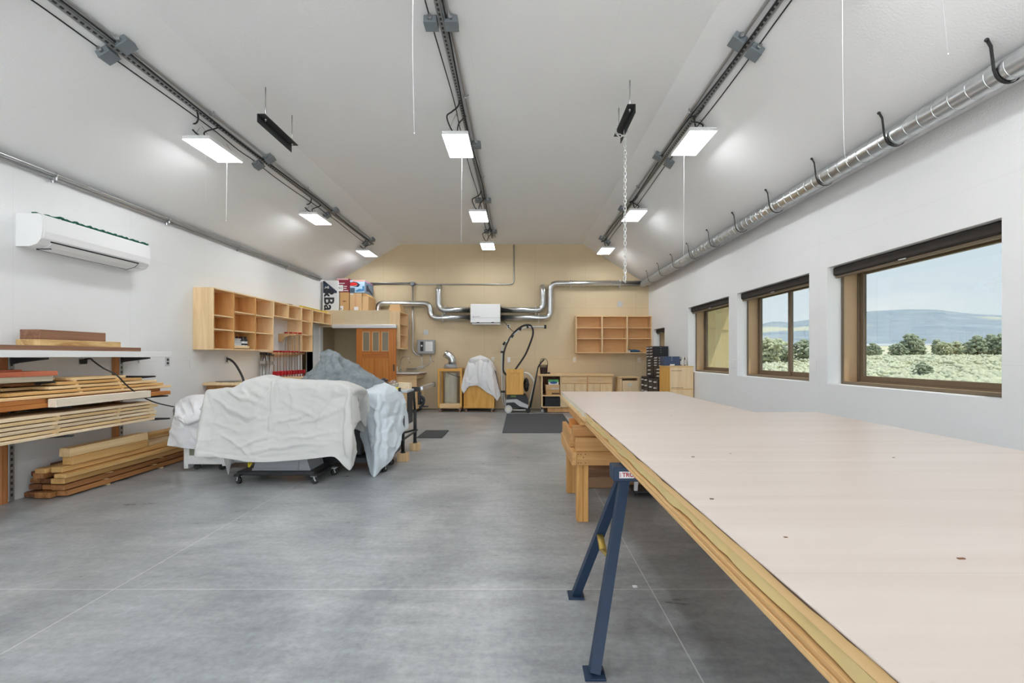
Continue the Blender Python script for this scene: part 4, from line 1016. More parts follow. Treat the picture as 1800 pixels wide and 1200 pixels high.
hem = [(343, 803, 4.36), (376, 803, 4.44), (406, 807, 4.45), (436, 811.5, 4.42), (474, 812, 4.46), (516, 809, 4.48), (550, 806, 4.47), (588, 803, 4.46), (611, 812, 4.44)]
mid = [(354, 745, 4.50), (390, 745, 4.55), (418, 743, 4.55), (450, 742, 4.54), (478, 742, 4.56), (510, 742, 4.57), (549, 742, 4.56), (592, 742, 4.55), (619, 745, 4.52)]
low = [(348, 775, 4.42), (383, 775, 4.50), (412, 776, 4.51), (443, 777, 4.48), (476, 777, 4.51), (513, 776, 4.53), (549.5, 775, 4.51), (590, 774, 4.50), (616, 778, 4.47)]
upm = [(361, 705, 4.57), (400, 704, 4.60), (426, 694, 4.60), (458, 690, 4.60), (479, 691, 4.615), (505, 691, 4.615), (547, 691, 4.60), (593, 693, 4.59), (621, 703, 4.57)]
def back(r, dy, dz): return [(P(*p) + Vector((0, dy, dz))) for p in r]
rows = [back(top_f, .52, -.55), back(top_f, .47, -.2), back(top_f, .40, -.035), back(top_f, .2, .004), [P(*p) for p in top_f], [P(*p) for p in upm], [P(*p) for p in mid], [P(*p) for p in low], [P(*p) for p in hem]]
right = [(Vector((0, 0, 0)))]
R_ = [[P(632, 735, 5.06)], [P(632, 724, 5.06)], [P(632, 715, 5.0)], [P(631, 706, 4.9)], [P(629, 698, 4.78)], [P(630.5, 715, 4.74)], [P(633, 740, 4.72)], [P(622, 755, 4.62)], [P(627, 794, 4.60)]]
L_ = [[P(401, 836, 4.93)], [P(385, 770, 5.02)], [P(372, 712, 5.06)], [P(368, 692, 4.86)], [P(366, 693, 4.74)], [P(366, 712, 4.74)], [P(364, 748, 4.75)], [P(360, 775, 4.72)], [P(352, 799, 4.66)]]
Z = lambda *pts: [(280 + a / 3.6, 590 + b / 3.6) for a, b in pts]
F1 = [(Z((305, 350), (270, 560), (228, 760)), .010, .016), (Z((320, 360), (345, 480), (330, 640)), .007, .02), (Z((330, 372), (430, 460), (570, 515), (660, 525)), .011, .018), (Z((350, 400), (440, 500), (560, 560)), -.007, .016),
      (Z((440, 350), (520, 400), (610, 420), (690, 350)), .012, .02), (Z((530, 325), (570, 385), (650, 400), (705, 310)), -.010, .017), (Z((720, 290), (712, 470), (690, 630)), .012, .02), (Z((735, 300), (745, 420)), -.008, .016),
      (Z((760, 410), (900, 465), (1010, 525)), .007, .012), (Z((740, 560), (860, 530), (990, 470)), .008, .013), (Z((480, 705), (600, 665), (710, 640)), .009, .014), (Z((350, 560), (440, 590), (520, 610)), .007, .013), (Z((470, 590), (560, 545), (690, 500)), -.007, .013),
      (Z((760, 655), (940, 640), (1110, 610)), .008, .013), (Z((870, 565), (1060, 510), (1180, 450)), .007, .014), (Z((560, 752), (720, 715), (910, 690)), .009, .014), (Z((650, 605), (780, 630), (910, 640)), -.006, .012),
      (Z((1190, 355), (1185, 560), (1200, 780)), .016, .022), (Z((1215, 360), (1225, 560)), -.014, .017), (Z((1130, 310), (1080, 430), (1000, 540)), .008, .02), (Z((820, 300), (850, 420), (830, 560)), .006, .025), (Z((1000, 300), (980, 430)), .005, .025),
      (Z((400, 640), (520, 700), (560, 760)), .007, .013), (Z((760, 720), (860, 690), (1100, 690)), .007, .012), (Z((620, 450), (700, 480), (800, 470)), -.006, .012), (Z((930, 380), (1050, 420), (1160, 380)), -.006, .014), (Z((240, 735), (450, 755), (700, 770), (1110, 742)), -.004, .007)]
rows = [L_[i] + rows[i] + R_[i] for i in range(9)]
rows[8][-2] = P(614.5, 826, 4.46)
cloth('dust_sheet', cl1, rows, 130, 220, 'large cream dust sheet over the jointer in front', 'sheet', .008, 0.0, folds=F1)

# planer in a white cabinet on the lumber side, under a white sheet
t = thing('covered_planer', 'white cabinet machine next to the timber pile under a white sheet', 'machine', (-3.55, 5.35, 0))
q = MB(); q.box(-3.77, -3.72, 5.10, 5.60, .02, .33, .004); q.box(-3.34, -3.29, 5.10, 5.60, .05, .33, .004); q.box(-3.72, -3.34, 5.10, 5.60, .07, .33, .002); q.build('cabinet', M['white_paint'], t)
q = MB(); q.box(-3.285, -2.95, 5.22, 5.78, .06, .30, .004); q.build('side_cabinet', plain('pale_grey_blue_metal', (.45, .48, .50, 1), .5), t)
q = MB(); q.box(-3.70, -3.62, 5.094, 5.10, .17, .26); q.build('service_opening', plain('olive_recess', S(130, 136, 116), .6), t)
q = MB(); q.box(-3.68, -3.36, 5.2, 5.55, .33, .70, .02); q.build('head', M['lgrey'], t)
q = MB(); q.prism([(-3.54, .24), (-3.38, .26), (-3.36, .15), (-3.46, .13), (-3.60, .17)], 'xz', 5.075, 5.09); q.build('hanging_rag', cl1, t)
add_casters(t, [((-3.66, 5.16, 0), .3), ((-3.36, 5.14, 0), 1.1), ((-3.05, 5.7, 0), .7)], .033, 'rubber', 'dark')
rows = [[P(300, 760, 5.75), P(326, 760, 5.85), P(345, 750, 5.9), P(362, 745, 5.9), P(400, 745, 5.9)],
        [P(308, 716, 5.6), P(322, 703, 5.72), P(340, 698, 5.78), P(362, 697, 5.8), P(400, 697, 5.8)],
        [P(308, 713, 5.40), P(322.5, 702.5, 5.48), P(338, 698, 5.5), P(362, 696.5, 5.5), P(400, 697, 5.5)],
        [P(309, 718, 5.22), P(325, 712, 5.26), P(342, 707, 5.28), P(362, 706, 5.28), P(400, 706, 5.28)],
        [P(306, 735, 5.14), P(314, 738, 5.10), P(340, 733, 5.09), P(358, 738, 5.14), P(400, 736, 5.14)],
        [P(300, 757, 5.08), P(318, 748, 5.05), P(338, 752, 5.10), P(352, 760, 5.10), P(392, 762, 5.12)],
        [P(294, 783, 5.04), P(310, 785, 5.06), P(323, 787.5, 5.03), P(344, 789, 5.06), P(390, 790, 5.08)]]
Z7 = lambda *pts: [(290 + a / 6.667, 680 + b / 6.667) for a, b in pts]
F2 = [(Z7((220, 170), (300, 300), (480, 310)), -.018, .03), (Z7((130, 235), (150, 350), (260, 380)), .014, .02), (Z7((150, 370), (230, 430), (430, 400)), .020, .022), (Z7((200, 430), (290, 480), (310, 600), (380, 650)), -.016, .02), (Z7((270, 450), (330, 590), (380, 640)), .014, .018), (Z7((160, 250), (200, 330)), -.012, .014), (Z7((210, 200), (260, 330)), .010, .016), (Z7((300, 160), (340, 280), (440, 300)), .010, .02), (Z7((60, 500), (180, 640)), .006, .03)]
cloth('dust_sheet', cl2, rows, 90, 100, 'white dust sheet over the planer beside the timber pile', 'sheet', .009, 5.3, folds=F2)

# table saw: cabinet, wing, legs on wood blocks, rails
t = thing('table_saw', 'table saw with extension wing on black legs, mostly covered', 'machine', (-1.9, 5.6, 0))
q = MB(); q.box(-2.35, -1.80, 5.15, 5.75, .16, .80, .01); q.build('cabinet', M['dark'], t)
q = MB(); q.box(-2.42, -1.52, 5.06, 5.82, .09, .15, .004); q.build('mobile_base', M['black'], t)
q = MB(); q.box(-2.75, -1.50, 5.42, 5.80, .815, .845, .004); q.box(-2.75, -1.43, 5.80, 6.14, .815, .845, .004); q.build('table_top', plain('pale_cast_table', (.52, .58, .62, 1), .4, .1), t)
q = MB(); q.box(-1.455, -1.44, 5.86, 6.12, .40, .812, .004); q.build('skirt', M['dark'], t)
for y in (5.56, 6.2):
    q = MB(); q.cyl((-1.43, y, .105), (-1.43, y, .55), .022, 10); q.cyl((-1.43 if y > 6 else -1.46, y, .54), (-1.45 if y > 6 else -1.53, y, .81), .018, 10); q.lathe([(0, 0), (.03, 0), (.03, .012), (0, .012)], (-1.43, y, .10), 12); q.build('leg', M['black'], t)
q = MB(); q.tube([(-1.43, 5.5, .26), (-1.425, 6.3, .26)], .014, 8); q.tube([(-1.75, 5.9, .22), (-1.43, 6.2, .28)], .014, 8); q.build('stretcher', M['dark'], t)
q = MB(); q.box(-1.85, -1.365, 6.19, 6.235, .80, .862, .003); q.build('front_rail', M['black'], t)
q = MB(); q.box(-1.37, -1.33, 6.24, 7.1, .815, .868, .003); q.build('side_rail', M['galv'], t)
q = MB(); q.box(-1.375, -1.325, 7.1, 7.125, .805, .875, .003); q.build('end_cap', M['black'], t)
add_casters(t, [((-1.50, 5.04, 0), 1.2), ((-1.52, 5.36, 0), .8), ((-2.35, 5.10, 0), .4), ((-2.28, 5.65, 0), .4)], .036, 'rubber', 'steel')
for y, lab in ((5.56, 'pale wood block under the nearer black saw leg'), (6.2, 'pale wood block under the farther black saw leg')):
    q = MB(); q.box(-1.49, -1.365, y - .055, y + .055, 0, .10, .003); center(single('wood_block', q, M['block'], lab, 'block', 'wood blocks under the saw legs'))
q = MB(); q.box(-1.38, -1.34, 6.15, 6.19, .62, .80, .01); q.tube(spline([(-1.36, 6.17, .76), (-1.30, 6.16, .70), (-1.32, 6.17, .62), (-1.36, 6.17, .58)], 6), .018, 8); q.box(-1.36, -1.24, 6.15, 6.18, .59, .61, .004); q.sphere((-1.33, 6.17, .67), .035, 10, 8); single('rail_clamp', q, M['black'], 'black clamp hanging from the end of the saw rail', 'clamp')
q = MB(); q.prism([(-1.86, .846), (-1.45, .846), (-1.45, .925), (-1.60, .93), (-1.86, .885)], 'xz', 5.98, 6.10); single('board_offcut', q, M['pale'], 'pale tapered board lying on the saw wing', 'board')
q = MB(); q.box(-1.56, -1.485, 5.60, 5.65, .8455, .895, .012); q.mat(1); q.box(-1.57, -1.545, 5.595, 5.655, .8455, .89, .004); q.box(-1.50, -1.478, 5.595, 5.655, .8455, .89, .004); single('tape_measure', q, [M['yellow'], M['black']], 'yellow and black tape measure on the saw wing', 'tape measure')
q = MB(); q.box(-1.77, -1.72, 5.80, 5.85, .8455, .95, .006); q.sphere((-1.745, 5.825, .97), .035, 10, 8); q.box(-1.80, -1.69, 5.81, 5.84, .955, .985, .008); q.cyl((-1.80, 5.825, .93), (-1.68, 5.825, .93), .016, 8); single('saw_gauge', q, M['black'], 'small black gauge standing on the saw table by blanket corner', 'tool')
q = MB(); q.sphere((-1.66, 5.95, .90), .07, 12, 9, (1, .7, 1))
for i, v in enumerate(q.v): q.v[i] = v + Vector((.02 * noise.noise(v * 20), .02 * noise.noise(v * 22 + Vector((3, 0, 0))), .025 * noise.noise(v * 18)))
single('plastic_bag', q, glass('clear_plastic', (.85, .88, .9, 1), .25, .25), 'crumpled clear plastic bag beside the black gauge', 'bag')
rows = [[P(622, 690, 5.7), P(632, 683, 5.7), P(645, 678, 5.75), P(660, 674, 5.8), P(674, 672, 5.8), P(690, 678, 5.85), P(703, 683, 5.85)],
        [P(624, 693, 5.45), P(634, 687, 5.4), P(648, 683, 5.4), P(664, 679, 5.42), P(682, 679, 5.45), P(698, 684, 5.60), P(710, 697, 5.78)],
        [P(625, 697, 5.24), P(634, 694, 5.18), P(646, 692.5, 5.13), P(660, 692, 5.10), P(676, 694, 5.14), P(695, 700, 5.40), P(714, 712, 5.75)],
        [P(624, 722, 5.22), P(634, 722, 5.16), P(647, 722, 5.10), P(662, 722, 5.04), P(680, 724, 5.12), P(699, 728, 5.40), P(718.5, 748, 5.75)],
        [P(622, 745, 5.22), P(634, 752, 5.15), P(648, 754, 5.06), P(661, 755, 4.98), P(681, 757, 5.08), P(701, 755, 5.34), P(712, 757, 5.55)],
        [P(624, 752, 5.20), P(637, 772, 5.12), P(649, 780, 5.02), P(660, 784, 4.92), P(680, 786, 5.02), P(700, 782, 5.24), P(703, 770, 5.40)],
        [P(626, 754, 5.20), P(640, 786, 5.10), P(650, 828, 4.92), P(657.5, 838.5, 4.84), P(669, 826, 4.93), P(690, 806, 5.12), P(702, 774, 5.36)]]
F3 = [(Z((1390, 375), (1372, 600), (1360, 890)), .016, .02), (Z((1410, 390), (1410, 620), (1395, 800)), -.012, .016), (Z((1300, 390), (1330, 560), (1345, 760)), .010, .022), (Z((1265, 420), (1290, 600)), -.010, .02), (Z((1430, 420), (1480, 560), (1500, 700)), .010, .018), (Z((1440, 460), (1520, 640), (1510, 740)), -.010, .018), (Z((1530, 380), (1520, 560), (1530, 640)), .012, .018), (Z((1500, 360), (1490, 480), (1440, 620)), .008, .018), (Z((1320, 420), (1400, 480)), .006, .012), (Z((1400, 640), (1450, 700), (1430, 800)), .010, .016), (Z((1420, 530), (1500, 510)), -.006, .012)]
cloth('dust_sheet', cl3, rows, 100, 120, 'pale blue-white dust sheet hanging over the table saw corner', 'sheet', .008, 11.7, folds=F3)
# blanket heaped over the saw's far side
q = MB(); q.prism([(-2.52, .86), (-1.95, .86), (-1.98, .92), (-2.36, 1.18), (-2.42, 1.18), (-2.50, .95)], 'xz', 5.62, 5.78); single('saw_guard', q, M['dark'], 'dark guard standing on the saw under the grey blanket', 'guard')
rows = [[P(520, 700, 6.35), P(545, 690, 6.4), P(572, 680, 6.4), P(592, 680, 6.4), P(625, 690, 6.3), P(655, 694, 6.2), P(676, 690, 6.05)],
        [P(524, 678, 6.1), P(548, 656, 6.1), P(573, 630, 6.05), P(592, 634, 6.05), P(627, 655, 6.0), P(655, 672, 5.95), P(677, 678, 5.9)],
        [P(527, 668, 5.9), P(556, 643, 5.85), P(576, 616, 5.75), P(594, 623, 5.72), P(628, 643, 5.75), P(656, 660, 5.75), P(676, 671, 5.75)],
        [P(530, 668, 5.70), P(552, 652, 5.62), P(576, 632, 5.52), P(594, 634, 5.5), P(628, 653, 5.55), P(656, 667, 5.58), P(671, 676, 5.6)],
        [P(530, 674, 5.48), P(552, 663, 5.42), P(578, 652, 5.38), P(598, 653, 5.38), P(629, 668, 5.42), P(650, 677, 5.46), P(664, 684, 5.5)],
        [P(528, 686, 5.35), P(556, 680, 5.30), P(580, 670, 5.32), P(600, 671, 5.34), P(630, 684, 5.34), P(645, 688, 5.38), P(658, 690.5, 5.42)],
        [P(526, 700, 5.30), P(556, 696, 5.25), P(582, 694, 5.24), P(604, 692, 5.26), P(625, 699, 5.28), P(638, 694, 5.30), P(652, 692, 5.34)]]
Zb = lambda *pts: [(500 + a / 8.18, 590 + b / 8.18) for a, b in pts]
F4 = [(Zb((620, 220), (480, 370), (240, 560)), .022, .03), (Zb((560, 330), (400, 450), (260, 600)), -.018, .025), (Zb((720, 270), (740, 450), (740, 600)), .020, .04), (Zb((800, 320), (850, 480), (980, 610)), -.028, .035), (Zb((850, 400), (960, 470), (1080, 500)), .016, .03), (Zb((900, 560), (1060, 640), (1250, 660)), .022, .03), (Zb((820, 660), (1000, 720), (1230, 790)), .018, .022), (Zb((760, 660), (980, 740), (1200, 810)), -.016, .02), (Zb((1280, 640), (1270, 740)), -.018, .025), (Zb((640, 380), (600, 560)), .010, .04)]
cloth('moving_blanket', blk, rows, 90, 110, 'peaked grey felt blanket heaped over the table saw', 'blanket', .010, 21.0, thick=.006, folds=F4)
# small mat by the saw
q = MB(); q.box(-1.62, -1.22, 7.12, 7.82, .0005, .012, .003); single('floor_mat', q, plain('dark_ribbed_mat', (.045, .047, .05, 1), .9, var=.2, scale=60), 'small dark mat on the floor past the table saw', 'mat')
# ------------------------------------------------------------------ closet door, rail and the shelves beside it
t = thing('sliding_door', 'fir sliding door with three glass panes hung before the closet', 'door', (-3.2, 10.15, .02), kind='thing')
y0, y1 = 10.135, 10.172; xa, xb = -3.645, -2.76; px_ = [(-3.51, -3.345), (-3.295, -3.135), (-3.085, -2.925)]
q = MB(); q.box(xa, -3.51, y0, y1, .02, 1.90, .003); q.box(-2.925, xb, y0, y1, .02, 1.90, .003); q.build('stile', M['fir'], t)
firx = wood('fir_door_rail', S(170, 96, 34), S(200, 124, 54), 'x', .4, 40, 1.0, .03)
q = MB(); q.box(-3.51, -2.925, y0, y1, 1.83, 1.90, .003); q.box(-3.51, -2.925, y0, y1, 1.25, 1.39, .003); q.box(-3.51, -2.925, y0, y1, .02, .24, .003); q.build('rail', firx, t)
q = MB()
for a, c in ((-3.345, -3.295), (-3.135, -3.085)): q.box(a, c, y0 + .003, y1, 1.39, 1.83, .003)
q.box(-3.265, -3.17, y0 + .001, y1, .24, 1.25, .003); q.build('mullion', M['fir'], t)
q = MB()
for a, c in ((-3.51, -3.265), (-3.17, -2.925)): q.box(a, c, y0 + .014, y1 - .01, .24, 1.25)
q.build('panel', wood('fir_door_panel', S(186, 112, 44), S(212, 142, 66), 'z', .4, 40, 1, .02), t)
q = MB()
for a, c in px_:
    for b2 in ((a, a + .012, 1.39, 1.83), (c - .012, c, 1.39, 1.83), (a, c, 1.39, 1.402), (a, c, 1.818, 1.83)): q.box(b2[0], b2[1], y0 + .006, y1 - .004, b2[2], b2[3])
q.build('glazing_bead', M['birch'], t)
pane_m = glass('reeded_door_pane', (.55, .52, .44, 1), .12, .12)
nt = pane_m.node_tree; N, L = nt.nodes, nt.links; df = N.new('ShaderNodeBsdfDiffuse'); df.inputs[0].default_value = (.42, .37, .27, 1); mxx = N.new('ShaderNodeMixShader'); mxx.inputs[0].default_value = .55
L.new(N['Mix Shader'].outputs[0], mxx.inputs[1]); L.new(df.outputs[0], mxx.inputs[2]); L.new(mxx.outputs[0], N['Material Output'].inputs[0])
for a, c in px_:
    q = MB(); q.box(a + .002, c - .002, y0 + .016, y0 + .020, 1.392, 1.828); q.build('pane', pane_m, t)
q = MB(); q.box(-2.82, -2.795, y0 - .02, y0, .95, 1.1, .004); q.build('pull', M['dark'], t)
t = thing('door_track', 'white sliding door track fixed across the closet header', 'track', (-3.45, 10.15, 1.93))
q = MB(); q.box(-4.17, -2.755, 10.10, YC - .001, 1.905, 1.985, .004); q.build('cover', plain('white_aluminium', (.74, .75, .76, 1), .3, .2), t)
q = MB(); q.box(-2.756, -2.745, 10.105, YC - .002, 1.91, 1.98, .002); q.build('end_cap', M['lgrey'], t)

x0, x1, ya, yb, z0, z1 = -2.918, -2.69, 10.205, 10.95, 1.445, 2.29; th = .019
t = thing('wall_shelf', 'open three-bay shelf on the closet side, beside the sliding door', 'shelf', ((x0 + x1) / 2, (ya + yb) / 2, z0), kind='thing')
q = MB(); q.box(x0, x0 + .008, ya + th, yb - th, z0 + .003, z1 - .003); q.build('back_panel', M['birch_in'], t)
for y in (ya, yb - th): q = MB(); q.box(x0, x1, y, y + th, z0, z1, .001); q.build('side_panel', M['birch'], t)
for z, nm in ((z0, 'bottom_panel'), (z1 - th, 'top_panel'), (2.0, 'shelf'), (1.76, 'shelf')): q = MB(); q.box(x0 + .008, x1 - .001, ya + th, yb - th, z, z + th, .001); q.build(nm, M['birch_h'], t)

# ------------------------------------------------------------------ boxes on the loft
zl = 2.3105; G = 'boxes on the closet loft'
ink = plain('black_print', (.015, .016, .02, 1), .6); nav = plain('navy_print', S(36, 48, 74), .6); wht = plain('white_carton', (.74, .75, .76, 1), .6, var=.03)
def carton(label, x0, x1, y0, y1, z0, z1, m, b=.004):
    t = thing('storage_box', label, 'box', ((x0 + x1) / 2, (y0 + y1) / 2, z0), group=G)
    q = MB(); q.box(x0, x1, y0, y1, z0, z1, b); q.build('carton', m, t); return t
def patch(t, name, x0, x1, z0, z1, y, m, poly=None):
    q = MB()
    if poly: q.prism(poly, 'xz', y - .0012, y)
    else: q.box(x0, x1, y - .0012, y, z0, z1)
    return q.build(name, m, t)
yA = 10.24
t = carton('tall white box with rotated &Ba lettering and navy corner on loft', -4.44, -4.085, yA, 10.75, zl, 2.985, wht)
patch(t, 'navy_corner', 0, 0, 0, 0, yA - .0003, nav, [(-4.43, 2.97), (-4.43, 2.70), (-4.12, 2.70), (-4.12, 2.745), (-4.40, 2.975)])
q = MB(); q.prism([(-4.40, 2.80), (-4.37, 2.86), (-4.35, 2.83), (-4.31, 2.87), (-4.29, 2.82), (-4.33, 2.77), (-4.38, 2.755)], 'xz', yA - .003, yA - .0016); q.build('white_figure', M['lgrey'], t)
lettering('&Ba', .315, ink, t, facing_cam((-4.305, yA - .003, 2.56), -math.pi / 2), 'lettering')
t = carton('tall brown cardboard box carrying the dark red box on loft', -4.065, -3.86, 10.27, 10.8, zl, 2.727, M['cardb']); 
patch(t, 'shipping_label', -4.055, -3.985, 2.325, 2.415, 10.27, wht); patch(t, 'label_print', -4.05, -4.02, 2.345, 2.36, 10.2687, ink); patch(t, 'box_print', -4.0, -3.93, 2.51, 2.53, 10.27, M['darkb'])
redb = plain('dark_red_carton', S(128, 24, 52), .5, var=.06)
t = carton('dark red printed box with white label at the loft left corner', -4.14, -3.845, 10.26, 10.8, 2.728, 3.03, redb)
t['label'] = 'dark red printed box with white label topmost beside the white box'
patch(t, 'white_label', -4.13, -3.985, 2.745, 2.885, 10.26, wht); patch(t, 'top_stripe', -4.135, -3.87, 3.005, 3.028, 10.26, plain('pink_stripe', S(232, 190, 196), .6))
for k, (a, c, z) in enumerate(((-4.09, -3.95, 2.915), (-3.97, -3.90, 2.845), (-3.975, -3.91, 2.80), (-3.97, -3.87, 2.75))): patch(t, 'white_print', a, c, z, z + .018, 10.26, wht)
for a in (-4.11, -4.085, -4.06, -4.03): patch(t, 'label_print', a, a + .012, 2.80, 2.84 - .01 * (a > -4.08), 10.2587, ink)
t = carton('pale cardboard box with white label under the red drill picture box', -3.84, -3.565, 10.26, 10.75, zl, 2.706, M['cardb2'])
patch(t, 'tape', -3.73, -3.69, zl + .002, 2.70, 10.26, plain('packing_tape', S(206, 160, 120), .4)); patch(t, 'shipping_label', -3.74, -3.645, 2.32, 2.395, 10.2587, wht); patch(t, 'top_label', -3.83, -3.76, 2.665, 2.70, 10.26, wht)
t = carton('pale cardboard box nearest the duct end on the loft', -3.56, -3.42, 10.27, 10.8, zl, 2.63, M['cardb2']); q = MB(); q.prism([(-3.559, 2.631), (-3.421, 2.631), (-3.49, 2.70), (-3.559, 2.705)], 'xz', 10.28, 10.70); q.build('flap', M['cardb'], t)
t = carton('blue and red picture box tilted on top of the cardboard boxes', -3.83, -3.50, 10.25, 10.85, 2.71, 2.995, plain('sky_blue_carton', S(176, 204, 226), .5, var=.08, scale=8)); ROOTF = t
yF = 10.25
patch(t, 'red_stripe', -3.76, -3.505, 2.965, 2.992, yF, plain('salmon_stripe', S(240, 150, 130), .5))
patch(t, 'dark_picture', 0, 0, 0, 0, yF, nav, [(-3.828, 2.94), (-3.74, 2.96), (-3.66, 2.94), (-3.60, 2.89), (-3.64, 2.84), (-3.72, 2.845), (-3.828, 2.87)])
patch(t, 'red_picture', 0, 0, 0, 0, yF - .0013, plain('red_print', S(216, 40, 34), .5), [(-3.825, 2.925), (-3.76, 2.945), (-3.69, 2.935), (-3.655, 2.905), (-3.68, 2.875), (-3.825, 2.865)])
patch(t, 'white_stroke', 0, 0, 0, 0, yF - .0026, wht, [(-3.825, 2.862), (-3.70, 2.868), (-3.66, 2.89), (-3.69, 2.86), (-3.825, 2.85)])
patch(t, 'dark_block', -3.825, -3.72, 2.715, 2.82, yF, plain('slate_print', S(70, 92, 112), .5)); patch(t, 'blue_block', 0, 0, 0, 0, yF, plain('mid_blue_print', S(64, 128, 178), .5), [(-3.70, 2.76), (-3.62, 2.80), (-3.55, 2.79), (-3.55, 2.86), (-3.505, 2.86), (-3.505, 2.745), (-3.69, 2.73)])
q = MB(); xs = -3.4995
q.box(xs, xs + .0012, 10.26, 10.84, 2.716, 2.96); q.build('side_print', plain('slate_blue_print', S(120, 146, 176), .5, var=.3, scale=14), t)
q = MB(); q.box(xs + .0012, xs + .0024, 10.36, 10.50, 2.76, 2.90); q.prism([(10.50, 2.86), (10.78, 2.76), (10.78, 2.72), (10.5, 2.78)], 'yz', xs + .0012, xs + .0024); q.build('side_picture', nav, t)
q = MB(); q.box(xs, xs + .0012, 10.26, 10.84, 2.962, 2.99); q.build('pink_stripe', plain('pink_print', S(216, 150, 190), .5), t)
q = MB(); q.prism([(-2.99, 2.292), (-2.70, 2.292), (-2.73, 2.46), (-2.95, 2.45)], 'xz', 10.32, 10.62)
for i, v in enumerate(q.v): q.v[i] = v + Vector((.012 * noise.noise(v * 9), 0, .012 * noise.noise(v * 11)))
single('paper_bag', q, M['cardb2'], 'slumped tan paper bag on top of the side shelf', 'bag')

# ------------------------------------------------------------------ sink, water heater and pipes
t = thing('sink_cabinet', 'wooden sink cabinet with white counter in the closet corner', 'cabinet', (-2.6, 10.6, 0))
q = MB(); q.box(-2.92 + .002, -2.25, 10.17, YB - .008, .862, .885, .002); q.build('counter_edge', M['walnut'], t)
q = MB(); q.box(-2.915, -2.26, 10.18, YB - .008, .886, .905, .004); q.build('counter', M['white'], t)
q = MB(); q.box(-2.915, -2.32, 10.22, 10.24, .09, .86, .002); q.build('front_panel', M['birch_x'], t)
q = MB(); q.box(-2.915, -2.32, 10.24, YB - .01, .09, .11); q.box(-2.915, -2.34, 10.24, YB - .03, .52, .54); q.box(-2.915, -2.32, YB - .03, YB - .01, .11, .86); q.box(-2.35, -2.32, 10.24, YB - .03, .77, .86, .002); q.build('carcass', M['birch_h'], t)
q = MB(); q.box(-2.9, -2.36, 10.28, YB - .05, 0, .088); q.build('toe_base', M['black'], t)
t = thing('faucet', 'chrome gooseneck faucet standing on the white sink counter', 'faucet', (-2.72, 10.8, .905))
q = MB(); q.lathe([(0, 0), (.028, 0), (.026, .03), (.016, .05)], (-2.83, 10.8, .9055), 14); q.tube([(-2.83, 10.8, .93), (-2.83, 10.8, 1.16)] + arc((-2.725, 10.8, 1.16), .105, 180, 10, 'xz', 12)[1:], .011, 10); q.build('spout', M['steel'], t)
q = MB(); q.tube([(-2.62, 10.78, 1.155), (-2.615, 10.78, 1.10)], .014, 10, radii=[.012, .017]); q.build('spray_head', M['steel'], t)
q = MB(); q.lathe([(0, 0), (.02, 0), (.018, .08), (.012, .10), (.012, .13), (0, .135)], (-2.89, 10.7, .9055), 12); single('soap_bottle', q, M['white'], 'small white bottle by the closet side of the faucet', 'bottle')
yh = YB - .001
t = thing('water_heater', 'grey tankless water heater with dark control panel on tan wall', 'water heater', (-2.25, 10.92, 1.33), kind='thing')
hx0, hx1 = P(733.5, 0, 10.86).x, P(763.5, 0, 10.86).x; hz0, hz1 = P(0, 621.5, 10.86).z, P(0, 597, 10.86).z
q = MB(); q.box(hx0, hx1, 10.86, yh, hz0, hz1, .012); q.build('body', plain('grey_heater_cover', (.34, .355, .37, 1), .45), t)
q = MB(); q.box(hx0 + .07, hx0 + .145, 10.855, 10.86, hz0 + .06, hz1 - .045, .002); q.build('control_panel', M['black'], t)
q = MB(); q.cyl((hx0 + .107, 10.846, hz0 + .19), (hx0 + .107, 10.856, hz0 + .19), .022, 16); q.build('knob', M['white'], t)
q = MB(); q.box(hx0 + .195, hx0 + .365, 10.857, 10.86, hz0 + .06, hz1 - .045); q.build('label_sheet', M['white'], t)
q = MB()
for k in range(7): q.box(hx0 + .205, hx0 + .205 + (.14 if k % 3 else .09), 10.8562, 10.857, hz0 + .08 + .03 * k, hz0 + .085 + .03 * k)
q.build('label_print', M['lgrey'], t)
q = MB(); q.tube(round_path([(hx0 + .10, 10.9, hz0), (hx0 + .10, 10.9, 1.0), (hx0 + .02, 10.9, .98), (-2.72, 10.92, .98)], .04), .011, 8); single('water_pipe', q, M['galv'], 'water pipe dropping from heater bottom, closet side', 'pipe', 'water pipes')
q = MB(); q.tube(round_path([(hx1 - .10, 10.9, hz0), (hx1 - .10, 10.9, 1.13), (hx1 - .16, 10.91, 1.05), (-2.36, 10.92, 1.03), (-2.45, 10.92, 1.03), (-2.47, 10.92, .955), (-2.72, 10.92, .945)], .05), .011, 8); q.sphere((-2.08, 10.9, 1.17), .02, 10, 8); q.sphere((-2.33, 10.92, 1.0), .026, 10, 8); single('water_pipe', q, M['galv'], 'water pipe looping from heater to sink, window side', 'pipe', 'water pipes')
def wall_pipe(pts, r, label):
    q = MB(); q.tube(round_path(pts, .12, 6), r, 10); return single('wall_conduit', q, M['emt'], label, 'pipe', 'conduits on the tan wall', kind='thing')
yc = YB - .022; X_ = lambda px: P(px, 0, yc).x; Z_ = lambda py: P(0, py, yc).z
wall_pipe([(X_(610), yc, Z_(499.5)), (X_(903.5), yc, Z_(499.5)), (X_(903.5), yc, ZC - .01)], .0135, 'long conduit crossing the tan wall and turning up to the ceiling')
wall_pipe([(X_(610), yc - .002, Z_(497)), (X_(723), yc - .002, Z_(497))], .0135, 'short upper conduit crossing behind the loft boxes')
wall_pipe([(X_(726), yc - .03, Z_(501)), (X_(726), yc - .03, Z_(617)), (X_(734), yc - .03, Z_(624)), (X_(740), yc - .03, Z_(624))], .017, 'conduit dropping down the tan wall to the water heater')
